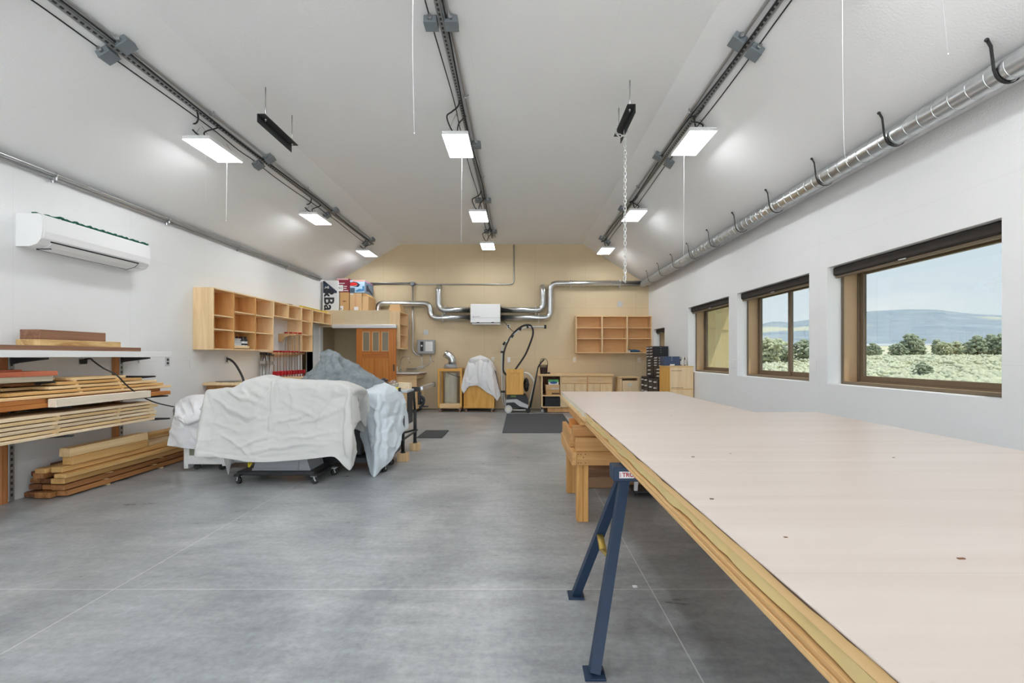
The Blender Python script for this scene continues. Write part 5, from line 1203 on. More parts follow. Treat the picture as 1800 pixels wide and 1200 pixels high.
q = MB(); q.box(X_(722), X_(729), yc - .05, YB - .001, Z_(502), Z_(495.5), .004); single('pull_box', q, M['jbox'], 'small conduit box where the heater conduit begins', 'box')
plate('wall_sensor', 'small grey box on tan wall above the water heater', P(749, 0, YB).x, YB, P(0, 584, YB).z, -1, .11, .12, 'lgrey', 'rocker', 'lgrey', 'sensor', axis='y')
plate('thermostat', 'grey thermostat above the open shelf unit on the tan wall', P(1089.5, 0, YB).x, YB, P(0, 534.5, YB).z, -1, .12, .135, 'lgrey', 'rocker', 'lgrey', 'thermostat', axis='y')
plate('wall_outlet', 'cream outlet peeking out beside the sheeted cart', P(866.5, 0, YB).x, YB, P(0, 631.5, YB).z, -1, .075, .12, 'offwhite', im='offwhite', axis='y')
plate('wall_outlet', 'white outlet behind the pole vacuum', P(894.5, 0, YB).x, YB, P(0, 632, YB).z, -1, .07, .12, 'white', im='white', axis='y')
plate('wall_outlet', 'white outlet high under the ventilation box with a plug', P(894, 0, YB).x, YB, P(0, 573.5, YB).z, -1, .07, .10, 'white', im='dark', axis='y')
plate('wall_outlet', 'cream outlet below the near corner of the tan wall shelf unit', P(1010, 0, YB).x, YB, P(0, 632, YB).z, -1, .075, .12, 'offwhite', im='offwhite', axis='y')
plate('wall_outlet', 'cream outlet beside the black drawer stacks', P(1123.5, 0, YB).x, YB, P(0, 632, YB).z, -1, .075, .12, 'offwhite', im='offwhite', axis='y')
q = MB(); q.tube(spline([P(881, 557, 10.8), P(886, 565, 10.92), P(893, 573, 10.96), P(899, 580, 10.96), P(904, 583, 10.97)], 6), .006, 6); single('thin_cable', q, M['rubber'], 'thin dark cable from the white ventilation box to the outlet below', 'cable')

# ventilation box
vx0, vx1 = P(827, 0, 10.58).x, P(879.5, 0, 10.58).x; vz1, vz0 = P(0, 534, 10.58).z, P(0, 567, 10.58).z
t = thing('ventilation_box', 'white ventilation box between the round ducts on tan wall', 'ventilator', ((vx0 + vx1) / 2, 10.8, vz0))
q = MB(); q.box(vx0 + .006, vx1 - .006, 10.60, YB - .001, vz0, vz1 - .004, .006); q.build('casing', M['dark'], t)
q = MB(); q.box(vx0, vx1, 10.58, 10.61, vz0 + .005, vz1, .006); q.build('front_cover', M['white'], t)
q = MB(); q.box(vx0 + .03, vx1, 10.62, YB - .03, vz0 - .035, vz0 - .001, .004); q.build('drain_pan', M['white'], t)
q = MB()
for px in (840, 866): q.box(P(px - 2.5, 0, 10.58).x, P(px + 2.5, 0, 10.58).x, 10.572, 10.579, vz0 + .002, vz0 + .016, .002)
q.build('latch', M['black'], t)
q = MB(); q.box(P(831, 0, 10.58).x, vx1 - .002, 10.579, 10.58, vz0 + .113, vz0 + .118); q.build('trim_line', M['grey'], t)
q = MB(); q.box(P(831, 0, 10.58).x, P(831.7, 0, 10.58).x, 10.579, 10.58, vz0 + .118, vz0 + .15); q.build('logo_bar', plain('violet_print', S(120, 90, 170), .5), t)
q = MB()
for k in range(8): q.box(P(832.4 + 1.4 * k, 0, 10.58).x, P(833.4 + 1.4 * k, 0, 10.58).x, 10.579, 10.58, vz0 + .134, vz0 + .146)
q.build('logo_print', M['grey'], t)

# ------------------------------------------------------------------ filter cart
honx = wood('honey_plywood_across', S(210, 150, 60), S(228, 178, 92), 'x', .45, 12, 1.4, .03)
t = thing('filter_cart', 'honey wood frame cart holding a pleated filter cylinder', 'cart', (-1.61, 10.65, 0))
x0, x1, ya, yb = -1.885, -1.33, 10.42, 10.92
q = MB()
for x in (x0, x1 - .045):
    for y in (ya, yb - .04): q.box(x, x + .045, y, y + .04, .085, .935, .003)
q.build('post', M['honey'], t)
q = MB(); q.box(x0, x1, ya, yb, .935, .995, .004); q.build('top_panel', honx, t)
q = MB(); q.box(x0, x1, ya, yb, .085, .115, .004); q.box(x0 + .045, x1 - .045, ya + .004, ya + .024, .115, .20, .002); q.build('base', M['birch_x'], t)
q = MB(); q.box(x1 - .03, x1 - .012, ya + .04, yb - .04, .115, .46); q.build('side_panel', M['birch'], t)
q = MB(); cx, cy = -1.615, 10.66; n = 96; prof = []
vs = []; zs = [.135, .16, .161] + [.16 + .0475 * k for k in range(1, 16)] + [.90]
for z in zs:
    for k in range(n):
        a = 2 * math.pi * k / n; r = .146 - (.008 if k % 2 else 0); vs.append((cx + r * math.cos(a), cy + r * math.sin(a), z))
q.add(vs, [(i * n + k, i * n + (k + 1) % n, (i + 1) * n + (k + 1) % n, (i + 1) * n + k) for i in range(len(zs) - 1) for k in range(n)])
for k in range(1, 16): q.torus((cx, cy, .16 + .0475 * k), .147, .0028, (0, 0, 1), 32, 5)
q.build('filter', plain('pleated_filter', (.60, .58, .48, 1), .8), t)
q = MB(); q.lathe([(0, .996), (.155, .996), (.158, 1.0), (.158, 1.05), (.15, 1.06), (.142, 1.065), (.142, 1.09), (.10, 1.10)], (cx - .005, cy, 0), 32); q.build('flange', M['grey'], t)
q = MB(); ctr = Vector((cx + .03, cy, 1.10)); pth = [ctr + Vector((0, 0, .0)), ctr + Vector((0, 0, .06))] + [ctr + Vector((-.16 + .16 * math.cos(a), 0, .06 + .16 * math.sin(a))) for a in [.25, .5, .75, 1.0, 1.25]]
d = (pth[-1] - pth[-2]).normalized(); pth.append(pth[-1] + d * .07); q.tube(pth, .088, 20, caps=False, radii=[.088] * len(pth)); eo = q.build('elbow_duct', M['galv'], t)
so = eo.modifiers.new('thickness', 'SOLIDIFY'); so.thickness = .003
q = MB(); q.tube(spline([(cx - .04, ya - .005, .90), (cx + .05, ya - .012, .86), (cx + .14, ya - .006, .83), (x1 - .03, ya - .004, .80)], 6), .006, 6); q.build('lead', M['rubber'], t)
add_casters(t, [((x0 + .05, ya + .04, 0), .4), ((x1 - .05, ya + .04, 0), 1.2), ((x0 + .05, yb - .05, 0), .4), ((x1 - .05, yb - .05, 0), 1.2)], .030, 'walnut', 'steel')
# sheeted cart
t = thing('wooden_cart', 'honey plywood cart with stained doors under a white sheet', 'cart', (-.94, 10.7, 0))
x0, x1, ya, yb = -1.29, -.59, 10.42, 10.94
q = MB(); q.box(x0, x1, ya, yb, .09, .68, .004); q.build('body', wood('stained_honey_plywood', S(206, 146, 56), S(230, 180, 92), 'z', .45, 9, 1.2, .02, .25), t)
q = MB(); q.box(x0 + .05, x0 + .055, ya - .001, ya, .13, .66); q.box(x1 - .055, x1 - .05, ya - .001, ya, .13, .66); q.box(-1.07, -1.065, ya - .001, ya, .13, .66); q.build('panel_joint', M['orange'], t)
q = MB(); q.box(-1.18, -.72, 10.5, 10.85, .68, 1.22, .03); q.build('machine_head', M['lgrey'], t)
add_casters(t, [((x0 + .05, ya + .04, 0), .4), ((x1 - .05, ya + .04, 0), 1.2)], .030, 'walnut', 'steel')
rows = [[P(812, 676, 10.87), P(818, 670, 10.88), P(832, 665, 10.88), P(846, 665, 10.88), P(862, 670, 10.88), P(874, 685, 10.87), P(880, 690, 10.9)],
        [P(822, 638, 10.86), P(827, 632, 10.85), P(836, 628.5, 10.86), P(846, 628, 10.86), P(858, 632, 10.85), P(867, 638, 10.88), P(871, 648, 10.8)],
        [P(821.5, 640, 10.62), P(826, 635, 10.6), P(836, 630, 10.6), P(846, 627.5, 10.6), P(857, 631, 10.6), P(865.5, 637, 10.6), P(871, 650, 10.65)],
        [P(818, 652, 10.5), P(825, 647, 10.46), P(836, 644, 10.45), P(845.5, 642, 10.42), P(857, 645, 10.45), P(866, 650, 10.46), P(874, 668, 10.55)],
        [P(814, 666, 10.44), P(824, 664, 10.40), P(834.5, 662, 10.40), P(844, 660, 10.37), P(858, 664, 10.40), P(868, 670, 10.40), P(878, 684, 10.5)],
        [P(811, 679, 10.40), P(822, 675, 10.38), P(833, 672, 10.38), P(842, 672, 10.36), P(856, 682, 10.38), P(869, 690, 10.38), P(880, 694, 10.48)],
        [P(811.5, 685, 10.40), P(815.5, 691, 10.38), P(823, 679.5, 10.38), P(840, 678, 10.37), P(855, 689, 10.38), P(867, 696, 10.38), P(873.5, 705, 10.40)]]
Zc = lambda *pts: [(730 + a / 7.5, 580 + b / 7.5) for a, b in pts]
F5 = [(Zc((850, 360), (845, 520), (820, 720)), .018, .03), (Zc((720, 400), (690, 600), (640, 800)), .016, .03), (Zc((780, 420), (770, 600), (720, 700)), -.014, .025), (Zc((930, 420), (940, 600), (1000, 820)), .016, .03), (Zc((1000, 420), (1060, 640), (1090, 900)), -.016, .03), (Zc((890, 420), (890, 600)), -.012, .02), (Zc((680, 650), (720, 720)), .012, .02)]
cloth('dust_sheet', cl2, rows, 60, 80, 'white dust sheet over the wooden cart against tan wall', 'sheet', .009, 31, folds=F5)

# ------------------------------------------------------------------ dust extractor with boom arm
d0 = 10.45
t = thing('dust_extractor', 'dust extractor with curved boom arm and hose on tan wall side', 'vacuum', (P(908, 0, d0).x, 10.6, 0)); E = lambda px, py, d=d0: P(px, py, d)
q = MB(); q.tube(spline([E(883, 700), E(882.5, 656), E(882, 620), E(883.5, 609.5), E(886.5, 604.5), E(895.5, 596), E(906, 585.5), E(916.5, 578.5), E(928.5, 575), E(944, 574.3), E(958, 574)], 5), .017, 10); q.build('boom_arm', M['lgrey'], t)
for c, e in (((884.5, 606), (888, 601)), ((899, 593), (902, 588)), ((913.5, 580.5), (916, 575)), ((927.5, 576.5), (927.5, 571)), ((958.5, 577.5), (958.5, 571)), ((880, 618.5), (886, 618.5)), ((880.5, 688), (888, 688))):
    q = MB(); q.cyl(E(*c), E(*e), .028, 10); q.build('clip', M['rubber'], t)
q = MB(); q.tube(spline([E(892, 660, 10.42), E(888.5, 657), E(884.7, 650), E(885, 632), E(885.7, 620), E(891, 603.5), E(900, 588.5), E(912, 576.8), E(922, 571.5), E(931, 571.2), E(936, 577), E(936.7, 588), E(931.5, 604), E(922.5, 624.5), E(906, 649, 10.4)], 8), .021, 10); q.build('suction_hose', M['rubber'], t)
bx0, bx1 = P(890, 0, 10.25).x, P(920, 0, 10.25).x; bz0, bz1 = P(0, 693.5, 10.25).z, P(0, 649, 10.25).z
q = MB(); q.box(bx0, bx1, 10.27, 10.62, bz0, bz1, .003); q.build('wood_box', M['honey'], t)
q = MB(); q.box(bx0, bx0 + .085, 10.25, 10.27, bz0, bz1, .002); q.box(bx1 - .085, bx1, 10.25, 10.27, bz0, bz1, .002); q.box(bx0 + .085, bx1 - .085, 10.25, 10.27, bz1 - .085, bz1, .002); q.box(bx0 + .085, bx1 - .085, 10.25, 10.27, bz0, bz0 + .085, .002); q.build('box_frame', M['honey'], t)
q = MB(); q.tube(round_path([E(880, 657), E(886, 660), E(886.5, 700), E(890, 714), E(900, 720.5, 10.3), E(924, 720.5, 10.3)], .08), .016, 8); q.tube(round_path([E(883, 660, 10.6), E(884, 712, 10.6), E(924, 718, 10.7)], .1), .016, 8); q.build('cart_frame', M['lgrey'], t)
vx0, vx1 = P(890, 0, 10.35).x, P(928, 0, 10.35).x
q = MB(); q.prism([(vx0, .12), (vx1, .10), (vx1 + .01, .28), (vx1 - .05, .40), (vx0 + .02, .40), (vx0 - .01, .28)], 'xz', 10.30, 10.75); q.build('tank', M['black'], t)
q = MB(); q.prism([(vx0 - .005, .30), (vx0 - .005, .23), (vx0 + .18, .24), (vx0 + .30, .15), (vx1, .10), (vx1 + .006, .18), (vx0 + .36, .24), (vx0 + .24, .31)], 'xz', 10.285, 10.30); q.build('grey_band', M['lgrey'], t)
q = MB(); q.box(vx0 + .10, vx0 + .22, 10.28, 10.30, .355, .40, .004); q.build('green_badge', plain('olive_green', S(90, 120, 60), .5), t)
q = MB(); q.cyl((vx0 + .05, 10.25, .088), (vx0 + .05, 10.30, .088), .087, 24); q.mat(1); q.cyl((vx0 + .05, 10.246, .088), (vx0 + .05, 10.25, .088), .05, 20); q.build('rear_wheel', [M['lgrey'], M['offwhite']], t)
q = MB(); q.cyl((vx1, 10.27, .05), (vx1, 10.32, .05), .05, 16); q.cyl((vx1, 10.7, .05), (vx1, 10.75, .05), .05, 16); q.build('front_wheel', M['rubber'], t)
q = MB(); c = P(925, 676, 10.45); q.torus(c, .13, .03, (1, .25, 0), 24, 8); q.cyl(c - Vector((.03, 0, 0)), c + Vector((.07, .01, 0)), .02, 8); q.build('hose_reel', M['black'], t)
q = MB(); q.tube(spline([P(921, 655, 10.4), P(929, 657, 10.4), P(937, 666, 10.4), P(939, 676, 10.4), P(935, 692, 10.42), P(931, 705, 10.42)], 8), .026, 10); q.build('pale_hose', M['offwhite'], t)
q = MB(); q.tube([P(931.8, 716, 10.28), P(946, 645, 10.30)], .016, 8, radii=[.024, .015]); q.tube([P(946, 645, 10.30), P(952, 636, 10.31), P(956.5, 631.5, 10.32)], .018, 8); q.cyl(P(948, 642.5, 10.30), P(947, 641, 10.27), .01, 6); single('vacuum_wand', q, M['rubber'], 'black vacuum wand leaning against the rolling workbench', 'wand')

# ------------------------------------------------------------------ workbench along the tan wall
yf = 10.30
t = thing('workbench', 'rolling wooden workbench with drawers and open shelf bay', 'workbench', (1.27, 10.6, 0))
U = lambda px: P(px, 0, yf).x; V = lambda py: P(0, py, yf).z
za = V(715.5); zb = V(661)
q = MB(); q.box(U(946.5), U(1079), yf - .02, YB - .02, zb, V(657.5), .003); q.build('top', M['birch_x'], t)
for px in (951.5, 985): q = MB(); q.box(U(px), U(px) + .03, yf, YB - .03, za, zb, .002); q.build('side_panel', M['birch'], t)
q = MB(); q.box(U(1077.5) - .02, U(1077.5), yf, YB - .03, za, zb, .002); q.build('end_panel', M['birch'], t)
for zz in (za, V(695.5)): q = MB(); q.box(U(951.5) + .03, U(985), yf, YB - .03, zz - .012, zz + .01, .002); q.build('shelf', M['birch_x'], t)
q = MB(); q.box(U(951.5) + .03, U(985), YB - .06, YB - .04, za, zb); q.build('back_panel', M['walnut'], t)
q = MB(); q.box(U(985) + .03, U(1077.5) - .02, yf + .02, YB - .03, za, zb); q.build('carcass', M['birch_in'], t)
for a, c in ((987.5, 1031.5), (1033.5, 1077)):
    q = MB(); q.box(U(a), U(c), yf, yf + .02, V(673.5), V(662), .002); do = q.build('drawer', M['birch_x'], t)
    m_ = (a + c) / 2; q = MB(); q.tube(round_path([(U(m_ - 4), yf, V(667.5)), (U(m_ - 4), yf - .02, V(667.5)), (U(m_ + 4), yf - .02, V(667.5)), (U(m_ + 4), yf, V(667.5))], .008, 3), .005, 6); q.build('handle', M['lgrey'], do)
for a, c in ((987.5, 1009.5), (1010.5, 1031.5), (1033.5, 1054.5), (1055.5, 1077)): q = MB(); q.box(U(a), U(c), yf, yf + .02, za, V(674.5), .002); q.build('door', M['birch'], t)
q = MB(); q.box(U(963), U(1076), yf + .06, YB - .06, .01, za - .012); q.build('plinth', M['birch_in'], t)
add_casters(t, [((U(954), yf + .05, 0), .7), ((U(954), YB - .12, 0), .7)], .035, 'lgrey', 'steel')
sx0 = U(960)
zs = V(695.5) + .0105
for lab, a, c, z0, z1, m in (('brown cardboard box on the middle bench shelf, lower of two', 960, 984.5, zs, zs + .115, 'cardb'), ('light cardboard box on the middle bench shelf, upper of two', 959.5, 984, zs + .116, zs + .235, 'cardb2')):
    tt = thing('small_box', lab, 'box', (U((a + c) / 2), 10.45, z0), group='boxes in the workbench'); q = MB(); q.box(U(a), U(c), 10.36, 10.70, z0, z1, .003); q.build('carton', M[m], tt)
    q = MB(); q.box(U(a) + .13, U(c) - .01, 10.359, 10.36, z0 + .02, z0 + .05); q.build('label_strip', M['lgrey'] if m == 'cardb2' else M['slot'], tt)
tt = thing('tissue_box', 'green and white tissue box above the cardboard boxes in the bench', 'box', (U(974), 10.5, zs + .236)); q = MB(); q.box(U(964.5), U(982.5), 10.37, 10.62, zs + .236, zs + .355, .003); q.build('carton', M['white'], tt)
q = MB(); q.box(U(964.5), U(982.5), 10.3685, 10.37, zs + .30, zs + .355); q.build('green_print', plain('bright_green_print', S(84, 170, 96), .5), tt)
q = MB(); q.prism([(U(973.5) + .085 * math.cos(a), zs + .285 + .028 * math.sin(a)) for a in [k * .4488 for k in range(14)]], 'xz', 10.367, 10.3685); q.build('blue_oval', plain('blue_print', S(40, 90, 150), .5), tt)
q = MB(); zt = za + .0105; x0, x1 = U(958.5), U(984.3)
for x in (x0, x1 - .012): q.box(x, x + .012, 10.34, 10.72, zt, zt + .22)
for k in range(9):
    z = zt + .004 + .024 * k; q.box(x0, x1, 10.34, 10.348, z, z + .008)
for k in range(14): q.box(x0 + .025 * k, x0 + .025 * k + .008, 10.338, 10.346, zt, zt + .22)
q.box(x0, x1, 10.71, 10.72, zt, zt + .22); q.box(x0, x1, 10.34, 10.72, zt, zt + .006); q.box(x0 + .02, x1 - .02, 10.37, 10.70, zt + .006, zt + .15)
single('plastic_crate', q, M['black'], 'black lattice crate on the lowest bench shelf', 'crate')
tt = thing('wire_basket', 'dark wire basket with hoop handle standing on the workbench', 'basket', (U(956.5), 10.5, V(657.5))); c = Vector((U(956.5), 10.48, V(657.5) + .0005))
q = MB(); n = 24
q.lathe([(0, 0), (.078, 0), (.08, .004), (.076, .006), (0, .006)], c, 20); q.lathe([(.072, .006), (.08, .15), (.082, .15), (.074, .006)], c, 20)
for k in range(7): q.torus(c + Vector((0, 0, .01 + .032 * k)), .079 + .0022 * k, .004, (0, 0, 1), 22, 5)
for k in range(n):
    a = 2 * math.pi * k / n; q.cyl(c + Vector((.078 * math.cos(a), .078 * math.sin(a), 0)), c + Vector((.093 * math.cos(a), .093 * math.sin(a), .205)), .0035, 5)
q.build('body', plain('rusty_wire', S(70, 54, 46), .7, .3), tt)
q = MB(); q.tube([c + Vector((.09, 0, .2))] + [c + Vector((.088 * math.cos(a), 0, .255 + .10 * math.sin(a))) for a in [k * math.pi / 12 for k in range(13)]] + [c + Vector((-.09, 0, .2))], .0065, 7); q.build('handle', M['black'], tt)
q = MB(); q.sphere((U(965), 10.38, V(657.5) + .024), .028, 10, 8, (1.3, 1, .8)); single('dark_knob', q, M['dark'], 'small dark lump lying beside the wire basket', 'knob')

# open shelf unit on the tan wall
yf2 = 10.70; U2 = lambda px: P(px, 0, yf2).x; V2 = lambda py: P(0, py, yf2).z
t = thing('wall_shelf', 'nine-bay open shelf unit high on the tan wall', 'shelf', (U2(1078), 10.85, V2(620.5)), kind='thing')
x0, x1, z0, z1 = U2(1012.5), XR - .004, V2(620.5), V2(555); th = .02
q = MB(); q.box(x0 + .01, x1 - .01, YB - .012, YB - .001, z0 + .002, z1 - .002); q.build('back_panel', wood('maple_back', S(216, 170, 112), S(230, 190, 134), 'x', .5, 12, 1.2, .02), t)
xs2 = [x0, U2(1057.5), U2(1101.5), x1 - th]
for k, x in enumerate(xs2): q = MB(); w_ = th if k in (0, 3) else .03; q.box(x, x + w_, yf2, YB - .012, z0, z1, .001); q.build('side_panel' if k in (0, 3) else 'divider', M['birch'], t)
for z, nm in ((z0, 'bottom_panel'), (z1 - th, 'top_panel')): q = MB(); q.box(x0 + th, x1 - th, yf2 + .001, YB - .012, z, z + th, .001); q.build(nm, M['birch_x'], t)
for a, c in zip(xs2, xs2[1:]):
    for py in (576, 595): q = MB(); q.box(a + (th if a == x0 else .03), c, yf2 + .003, YB - .012, V2(py) - .01, V2(py) + .008, .001); q.build('shelf', M['birch_x'], t)
tt = thing('blue_power_tool', 'blue hand tool lying in the lowest shelf bay near the windows', 'tool', (U2(1116), 10.8, z0 + th)); c = Vector((U2(1116), 10.8, z0 + th + .032))
q = MB(); q.tube([c + Vector((-.07, 0, 0)), c + Vector((.02, 0, .004)), c + Vector((.14, 0, -.008))], .03, 12, radii=[.031, .033, .022]); q.build('body', plain('blue_plastic', S(40, 92, 130), .5), tt)
q = MB(); q.cyl(c + Vector((-.13, 0, 0)), c + Vector((-.07, 0, 0)), .028, 12); q.sphere(c + Vector((-.10, 0, .025)), .022, 8, 6); q.build('head', M['black'], tt)
q = MB(); q.tube(spline([c + Vector((.14, 0, -.01)), c + Vector((.18, .02, -.024)), c + Vector((.20, -.03, -.026)), c + Vector((.14, -.05, -.027))], 5), .005, 6); q.build('lead', M['rubber'], tt)
q = MB(); q.box(U2(1105), U2(1109), 10.76, 10.84, z0 + th + .0005, z0 + th + .05, .006); single('white_block', q, M['white'], 'small white block at the end of the blue hand tool', 'block')
# ------------------------------------------------------------------ file cabinet, drawer stacks and wooden cabinet by the windows
t = thing('file_cabinet', 'low wooden file drawer cabinet between workbench and drawer stacks', 'cabinet', (2.43, 10.3, 0))
x0, x1, yf, yb = 2.20, 2.625, 10.0, 10.5
q = MB(); q.box(x0, x0 + .045, yf, yb, 0, .80, .003); q.box(x1 - .045, x1, yf, yb, 0, .80, .003); q.box(x0, x1, yf + .02, yb, .0, .06); q.box(x0 + .045, x1 - .045, yb - .02, yb, .06, .80); q.build('side_panel', M['birch'], t)
q = MB(); q.box(x0 - .01, x1 + .01, yf - .01, yb, .80, .82, .003); q.build('top', M['birch_x'], t)
for z0, z1 in ((.42, .745), (.07, .405)):
    q = MB(); q.box(x0 + .05, x1 - .05, yf - .03, yf + .3, z0, z1, .003); do = q.build('drawer', M['pale_z'], t)
    q = MB(); q.box(2.365, 2.46, yf - .036, yf - .03, z1 - .12, z1 - .065, .002); q.mat(1); q.box(2.373, 2.452, yf - .0375, yf - .036, z1 - .113, z1 - .072); q.build('label_holder', [M['lgrey'], M['offwhite']], do)
blackd = plain('black_drawer_metal', (.028, .028, .03, 1), .42, .2, var=.2, scale=12)
def drawer_unit(label, x0, x1, y0, y1, z0, z1, rows, cols, tall=True):
    t = thing('drawer_cabinet', label, 'drawer cabinet', ((x0 + x1) / 2, (y0 + y1) / 2, z0), group='black steel drawer cabinets by the window wall')
    q = MB(); q.box(x0 + .006, x1, y0, y1, z0, z1, .003); q.build('case', blackd, t)
    dy = (y1 - y0 - .02) / cols; dz = (z1 - z0 - .02) / rows
    for r in range(rows):
        for c in range(cols):
            ya = y0 + .01 + c * dy; za = z0 + .01 + r * dz
            q = MB(); q.box(x0, x0 + .012, ya + .004, ya + dy - .004, za + .004, za + dz - .004, .002); do = q.build('drawer', blackd, t)
            w = min(.075, dy * .36); yc = ya + dy / 2; zc = za + dz * .5
            q = MB(); q.prism([(x0, zc + .016), (x0 - .022, zc + .008), (x0 - .024, zc - .006), (x0 - .018, zc - .004), (x0, zc + .006)], 'xz', yc - w, yc + w); q.build('handle', M['lgrey'], do)
    q = MB()
    for k in range(3): q.cyl(((x0 + x1) / 2 + .0, y0 - .002, z1 - .03 - .05 * k), ((x0 + x1) / 2, y0, z1 - .03 - .05 * k), .006, 8)
    q.build('rivet', M['lgrey'], t)
    return t
drawer_unit('wide low black drawer cabinet on the floor nearest the tan wall', 2.66, 3.095, 9.45, 9.99, .0, .845, 7, 2)
drawer_unit('black two-drawer unit low in the stack nearest the tan wall', 2.785, 3.095, 9.50, 10.03, .846, 1.03, 2, 1)
drawer_unit('black three-drawer unit midway up the stack nearest the tan wall', 2.785, 3.095, 9.50, 10.03, 1.031, 1.225, 3, 1)
drawer_unit('black many-drawer unit topmost in the stack nearest the tan wall', 2.785, 3.095, 9.50, 10.03, 1.226, 1.49, 4, 2)
drawer_unit('wide low black drawer cabinet on the floor behind the wooden cabinet', 2.66, 3.095, 8.76, 9.42, .0, .835, 7, 2)
drawer_unit('black three-drawer unit standing second from the tan wall', 2.77, 3.095, 8.76, 9.44, .836, 1.055, 3, 1)
drawer_unit('black many-drawer unit topmost in the stack behind the blue case', 2.77, 3.095, 8.76, 9.44, 1.056, 1.275, 4, 2)
t = thing('wooden_cabinet', 'pale wooden cabinet with faded side under the window corner', 'cabinet', (2.87, 8.4, 0))
q = MB(); q.box(2.665, 3.09, 8.10, 8.70, 0, 1.09, .003); q.build('body', M['honey'], t)
q = MB(); q.box(2.66, 3.093, 8.09, 8.705, 1.09, 1.107, .003); q.build('top', M['birch_x'], t)
q = MB(); q.box(2.67, 3.085, 8.094, 8.10, .70, 1.085, .002); q.box(2.67, 3.085, 8.094, 8.10, .03, .69, .002); q.build('side_panel', M['pale_z'], t)
q = MB(); q.box(2.69, 2.88, 8.092, 8.094, 1.018, 1.026); q.box(2.69, 2.90, 8.092, 8.094, .715, .722); q.build('groove', M['walnut'], t)
t = thing('blue_case', 'dark blue metal case standing on the pale wooden cabinet', 'case', (2.79, 8.45, 1.108))
q = MB(); q.box(2.645, 2.935, 8.36, 8.62, 1.1075, 1.275, .006); q.build('body', plain('slate_blue_metal', S(58, 74, 104), .45, .1), t)
q = MB(); q.box(2.755, 2.84, 8.354, 8.36, 1.109, 1.135, .002); q.build('label_plate', M['white'], t)
q = MB()
for z in (1.262, 1.235, 1.205): q.cyl((2.79, 8.356, z), (2.79, 8.36, z), .006, 8)
q.build('rivet', M['lgrey'], t)
for k, (x, w, h, m) in enumerate(((2.945, .022, .12, 'dark'), (2.970, .026, .16, 'lgrey'), (2.999, .022, .165, 'offwhite'), (3.024, .018, .15, 'dark'), (3.045, .022, .165, 'offwhite'))):
    tt = thing('binder', ['dark low binder touching the blue case', 'grey binder second from the blue case', 'cream binder in the middle of the row by blue case', 'thin dark binder second from the window wall', 'cream binder nearest the window wall'][k], 'binder', (x + w / 2, 8.48, 1.108), group='binders beside the blue case')
    q = MB(); q.box(x, x + w, 8.37, 8.60, 1.1075, 1.1075 + h, .003); q.build('cover', M[m], tt)
    q = MB(); q.box(x + .004, x + w - .004, 8.368, 8.37, 1.125, 1.125 + h * .6); q.build('spine_label', M['white'] if m != 'offwhite' else M['lgrey'], tt)
plate('light_switch', 'white switch plate on the window wall between the two nearest windows', XR, XR * FPX / (1430 - VX), P(0, 642, XR * FPX / (1430 - VX)).z, -1, .09, .125, 'white', 'rocker', 'white', 'switch')
plate('light_switch', 'white switch plate between the sliding window and the stucco view window', XR, XR * FPX / (1290.5 - VX), P(0, 639, XR * FPX / (1290.5 - VX)).z, -1, .09, .125, 'white', 'rocker', 'white', 'switch')

# ------------------------------------------------------------------ sheet goods laid out as a table
G = 'sheet goods stacked as a big table'
seams(M['hard'], [('y', 1.75), ('y', .855)], (.40, .36, .33, 1), .0012, .35)
def sheet(name, label, x0, x1, y0, y1, z0, z1, m, b=.0015, rag=0.0, seed=1):
    q = MB(); rnd = random.Random(seed)
    if rag:
        n = 90; poly = []
        for k in range(n + 1): poly.append((x0 + rag * (noise.noise(Vector((seed, k * .23, 0))) + .5 * noise.noise(Vector((seed, k * .9, 4)))), y0 + (y1 - y0) * k / n))
        poly += [(x1, y1), (x1, y0)]; q.prism(poly, 'xy', z0, z1)
    else: q.box(x0, x1, y0, y1, z0, z1, b)
    return center(single(name, q, m, label, 'sheet', G))
YN = -.35
pale_e = wood('pale_board_edge', S(216, 176, 120), S(232, 198, 146), 'y', .6, 30, .5, .02)
foam = plain('yellowish_core', S(208, 184, 128), .8, var=.08, scale=4)
crate_m = plain('brown_corrugated', S(96, 74, 56), .9, var=.25, scale=60)
sheet('hardboard_sheet', 'broad smooth pinkish top sheet of the near table stack', .477, 2.165, YN, 3.32, .867, .872, M['hard'])
sheet('corrugated_sheet', 'dark thin corrugated sheet right under the near top sheet', .481, 2.16, YN, 3.315, .862, .8667, crate_m, rag=.006, seed=3)
sheet('wood_sheet', 'pale thick board under the corrugated sheet of near stack', .482, 2.16, YN, 3.312, .838, .8617, pale_e)
sheet('core_sheet', 'yellowish ragged-edge sheet in the middle of near stack', .486, 2.15, YN, 3.30, .809, .8377, foam, rag=.012, seed=8)
sheet('plywood_sheet', 'plywood sheet second from the bottom of near stack', .478, 2.16, YN, 3.31, .792, .8035, M['plyedge'])
sheet('plywood_sheet', 'plywood sheet at the bottom of the near stack', .474, 2.16, YN, 3.32, .778, .7915, M['plyedge'])
q = MB()
for y in (.2, 1.1, 2.0, 2.9): q.box(.60, 2.0, y, y + .06, .8036, .8088)
single('spacer_strip', q, M['darkb'], 'dark spacer strips hidden in the gap of the near stack', 'spacer', kind='stuff')
sheet('hardboard_sheet', 'pinkish top sheet of the far table stack', .476, 1.735, 3.335, 5.33, .861, .867, M['hard'])
sheet('foam_sheet', 'whitish ragged foam sheet under the far top sheet', .485, 1.72, 3.34, 5.31, .822, .8605, plain('grey_white_foam', S(214, 206, 186), .9, var=.12, scale=30), rag=.022, seed=5)
sheet('plywood_sheet', 'plywood sheet at the bottom of the far stack', .470, 1.73, 3.335, 5.33, .800, .8215, pale_e)
